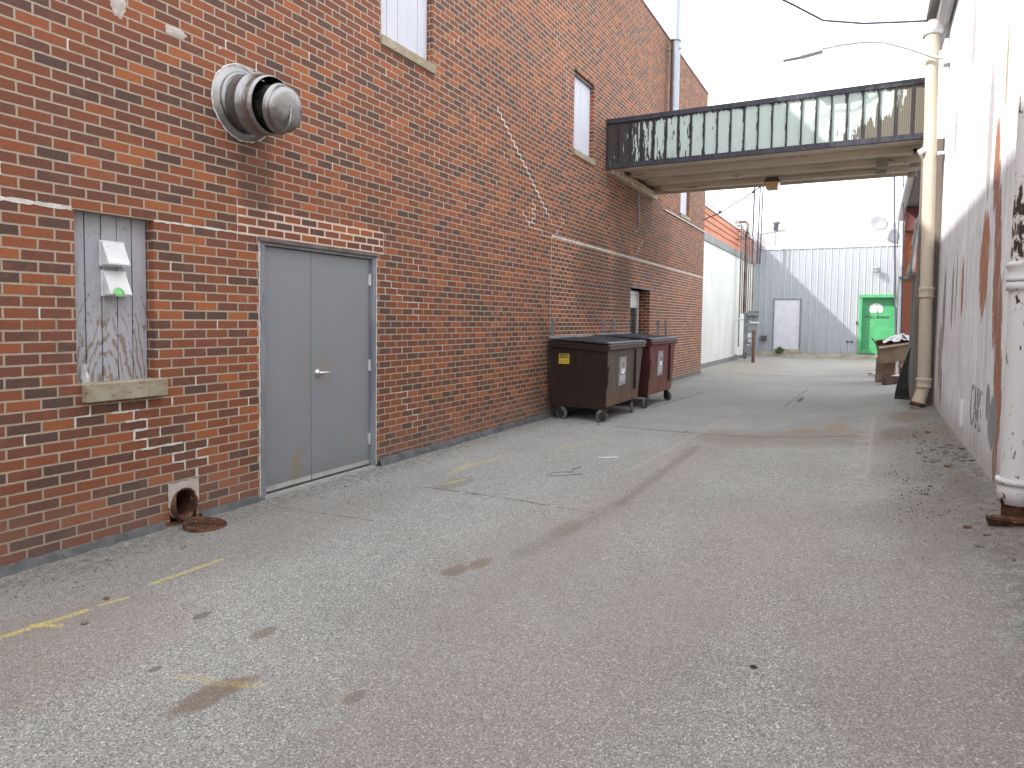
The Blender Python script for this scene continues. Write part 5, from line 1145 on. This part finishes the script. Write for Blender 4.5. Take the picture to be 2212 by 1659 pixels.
for i in range(13):
    for j in range(11):
        u, v_ = i / 12, j / 10; vs.append((.28 + u * .62, 17.66 + v_ * .6, zg + .92 + .12 * math.sin(PI * v_) * math.sin(PI * u) + .10 * u + rp.uniform(-.035, .035)))
mb.add(vs, [(i * 11 + j, (i + 1) * 11 + j, (i + 1) * 11 + j + 1, i * 11 + j + 1) for i in range(12) for j in range(10)], False); o = mb.build('sheet', 'plastic', t)
sf = o.modifiers.new('thick', 'SOLIDIFY'); sf.thickness = .006
t = thing('paper_sheet', (.15, 21.5, gh(.15, 21.5)), 'crumpled white paper on the paving left of the cardboard heap', 'paper')
mb = MB(); vs = [(.0 + i * .1, 21.3 + j * .12, gh(.1, 21.3) + .01 + rp.uniform(0, .09)) for i in range(4) for j in range(4)]
mb.add(vs, [(i * 4 + j, (i + 1) * 4 + j, (i + 1) * 4 + j + 1, i * 4 + j + 1) for i in range(3) for j in range(3)]); mb.build('paper', 'paper', t)

# ------------------------------------------------------------------ stones and litter
def stone_mesh(sd):
    r_ = random.Random(sd); bm = bmesh.new(); bmesh.ops.create_icosphere(bm, subdivisions=2, radius=1)
    ph = [r_.uniform(0, 6) for _ in range(6)]
    for v in bm.verts:
        k_ = 1 + .18 * math.sin(v.co.x * 3 + ph[0]) + .15 * math.sin(v.co.y * 4 + ph[1]) + .12 * math.sin(v.co.z * 5 + ph[2]) + r_.uniform(-.07, .07); v.co *= k_; v.co.z *= .5
    me = bpy.data.meshes.new('stone'); bm.to_mesh(me); bm.free(); return me
SM = [stone_mesh(i) for i in range(6)]
def stone(x, y, s_, mat, lab, grp, cat='stone', ms=0):
    me = SM[ms % 6]; key = mat
    if me.materials and me.materials[0] != M[mat]: me = me.copy(); me.materials.clear()
    if not me.materials: me.materials.append(M[mat])
    o = bpy.data.objects.new('stone', me); S.collection.objects.link(o); o.location = (x, y, gh(x, y) + s_ * .28); o.scale = (s_, s_ * .8, s_ * .75)
    o.rotation_euler = (0, 0, random.uniform(0, 6)); return tag(o, lab, cat, grp)
stone(.585, 5.02, .026, 'stone_red', 'orange brown brick lump on the paving before the flaking downpipe', 'loose stones by the white wall', ms=1)
stone(.66, 4.86, .024, 'stone', 'grey rounded stone just left of the flaking downpipe base', 'loose stones by the white wall', ms=2)
stone(.60, 4.62, .026, 'stone', 'flat grey stone nearest the camera before the flaking downpipe', 'loose stones by the white wall', ms=3)
stone(.34, 4.72, .014, 'stone', 'small pale flat stone alone on the open paving by the downpipe', 'loose stones by the white wall', ms=4)
stone(.42, 6.0, .020, 'stone', 'lone dark stone out on the paving left of the white wall', 'loose stones by the white wall', ms=5)
stone(.47, 6.28, .018, 'stone', 'lone grey stone slightly behind the dark one left of the white wall', 'loose stones by the white wall', ms=0)
rs = random.Random(12)
for i in range(46):
    y = 7.0 + abs(rs.gauss(0, 1)) * .75 + rs.random() * .5; x = .86 - rs.random() ** 1.3 * .40 
    stone(x, y, rs.uniform(.012, .030), 'stone' if rs.random() < .92 else 'stone_red', 'loose stone in the scatter at the foot of the peeling white wall', 'stones scattered at the foot of the white wall', ms=i)
stone(-3.42, 1.93, .018, 'stone', 'small black pebble on the paving near the yellow paint', 'single pebbles on the open paving', ms=2)
stone(-3.62, 2.16, .018, 'stone_red', 'pinkish pebble between the brick wall and the yellow paint', 'single pebbles on the open paving', ms=3)
stone(-3.72, 9.35, .025, 'stone_red', 'reddish pebble in front of the brown dumpster', 'single pebbles on the open paving', ms=4)
stone(-3.52, 9.45, .020, 'stone', 'dark pebble in front of the brown dumpster wheel', 'single pebbles on the open paving', ms=5)
stone(-2.22, 9.45, .022, 'stone', 'dark pebble on the seam across the alley', 'single pebbles on the open paving', ms=1)
# gravel grit nobody could count
def grit(name, areas, mat, n_, seed):
    r_ = random.Random(seed); mb = MB()
    for _ in range(n_):
        a = r_.choices(areas, weights=[q[4] for q in areas])[0]
        x = r_.uniform(a[0], a[1]); y = r_.uniform(a[2], a[3]); s_ = r_.uniform(.0025, .009) * (1.6 if r_.random() < .1 else 1); z = gh(x, y)
        if x > .86 or x < XL + .03: continue
        th_ = r_.uniform(0, 6); P4 = [(x + s_ * math.cos(th_ + k_ * PI / 2) * r_.uniform(.7, 1.2), y + s_ * math.sin(th_ + k_ * PI / 2) * r_.uniform(.7, 1.2)) for k_ in range(4)]
        mb.add([(p[0], p[1], z - .002) for p in P4] + [(x, y, z + s_ * .8)], [(0, 1, 4), (1, 2, 4), (2, 3, 4), (3, 0, 4)])
    return tag(mb.build(name, mat), kind='stuff')
o = grit('gravel', [(.15, .86, 4.0, 11.8, 5), (.5, .86, 6.5, 10, 6), (-4.44, -3.9, 1.2, 4.0, 3), (-4.44, -4.1, 4, 9.6, 2), (-4.4, -3.8, 9.0, 9.9, 3), (.3, .8, 4.2, 5.6, 2)], 'dirt', 2300, 1)
tag(o, 'loose dark grit along both walls', 'gravel'); o2 = grit('pale_gravel', [(.2, .86, 3.8, 9, 3), (-4.44, -3.7, 1.2, 5, 3), (-4.8, -3.4, 20, 28, 3)], 'stone', 1200, 2); tag(o2, 'loose pale grit along both walls', 'gravel')
t = thing('wire_scrap', (-2.7, 6.3, .01), 'bent scrap of black wire on the open paving', 'wire')
MB().tube([(-2.62, 6.52, .02), (-2.66, 6.38, .012), (-2.62, 6.30, .008), (-2.72, 6.24, .006), (-2.80, 6.10, .006), (-2.78, 6.02, .006), (-2.70, 6.05, .006), (-2.50, 6.28, .006)], .0035, 6).build('wire', 'black', t)
t = thing('white_stick', (-2.56, 7.2, .01), 'short flat white strip lying on the paving', 'paper strip')
MB().hexa([(-2.66, 7.12, .004), (-2.64, 7.09, .004), (-2.46, 7.24, .004), (-2.48, 7.27, .004), (-2.66, 7.12, .012), (-2.64, 7.09, .012), (-2.46, 7.24, .012), (-2.48, 7.27, .012)]).build('strip', 'label_white', t)
t = thing('dark_chip', (-.55, 3.6, .08), 'small black triangular chip lying on the paving', 'litter')
gz_ = gh(-.37, 2.87); MB().hexa([(-.385, 2.845, gz_ + .001), (-.355, 2.855, gz_ + .001), (-.36, 2.87, gz_ + .001), (-.375, 2.87, gz_ + .001), (-.385, 2.845, gz_ + .012), (-.365, 2.855, gz_ + .004), (-.365, 2.862, gz_ + .004), (-.375, 2.865, gz_ + .007)]).build('chip', 'black', t)
print('objects', len(bpy.data.objects))
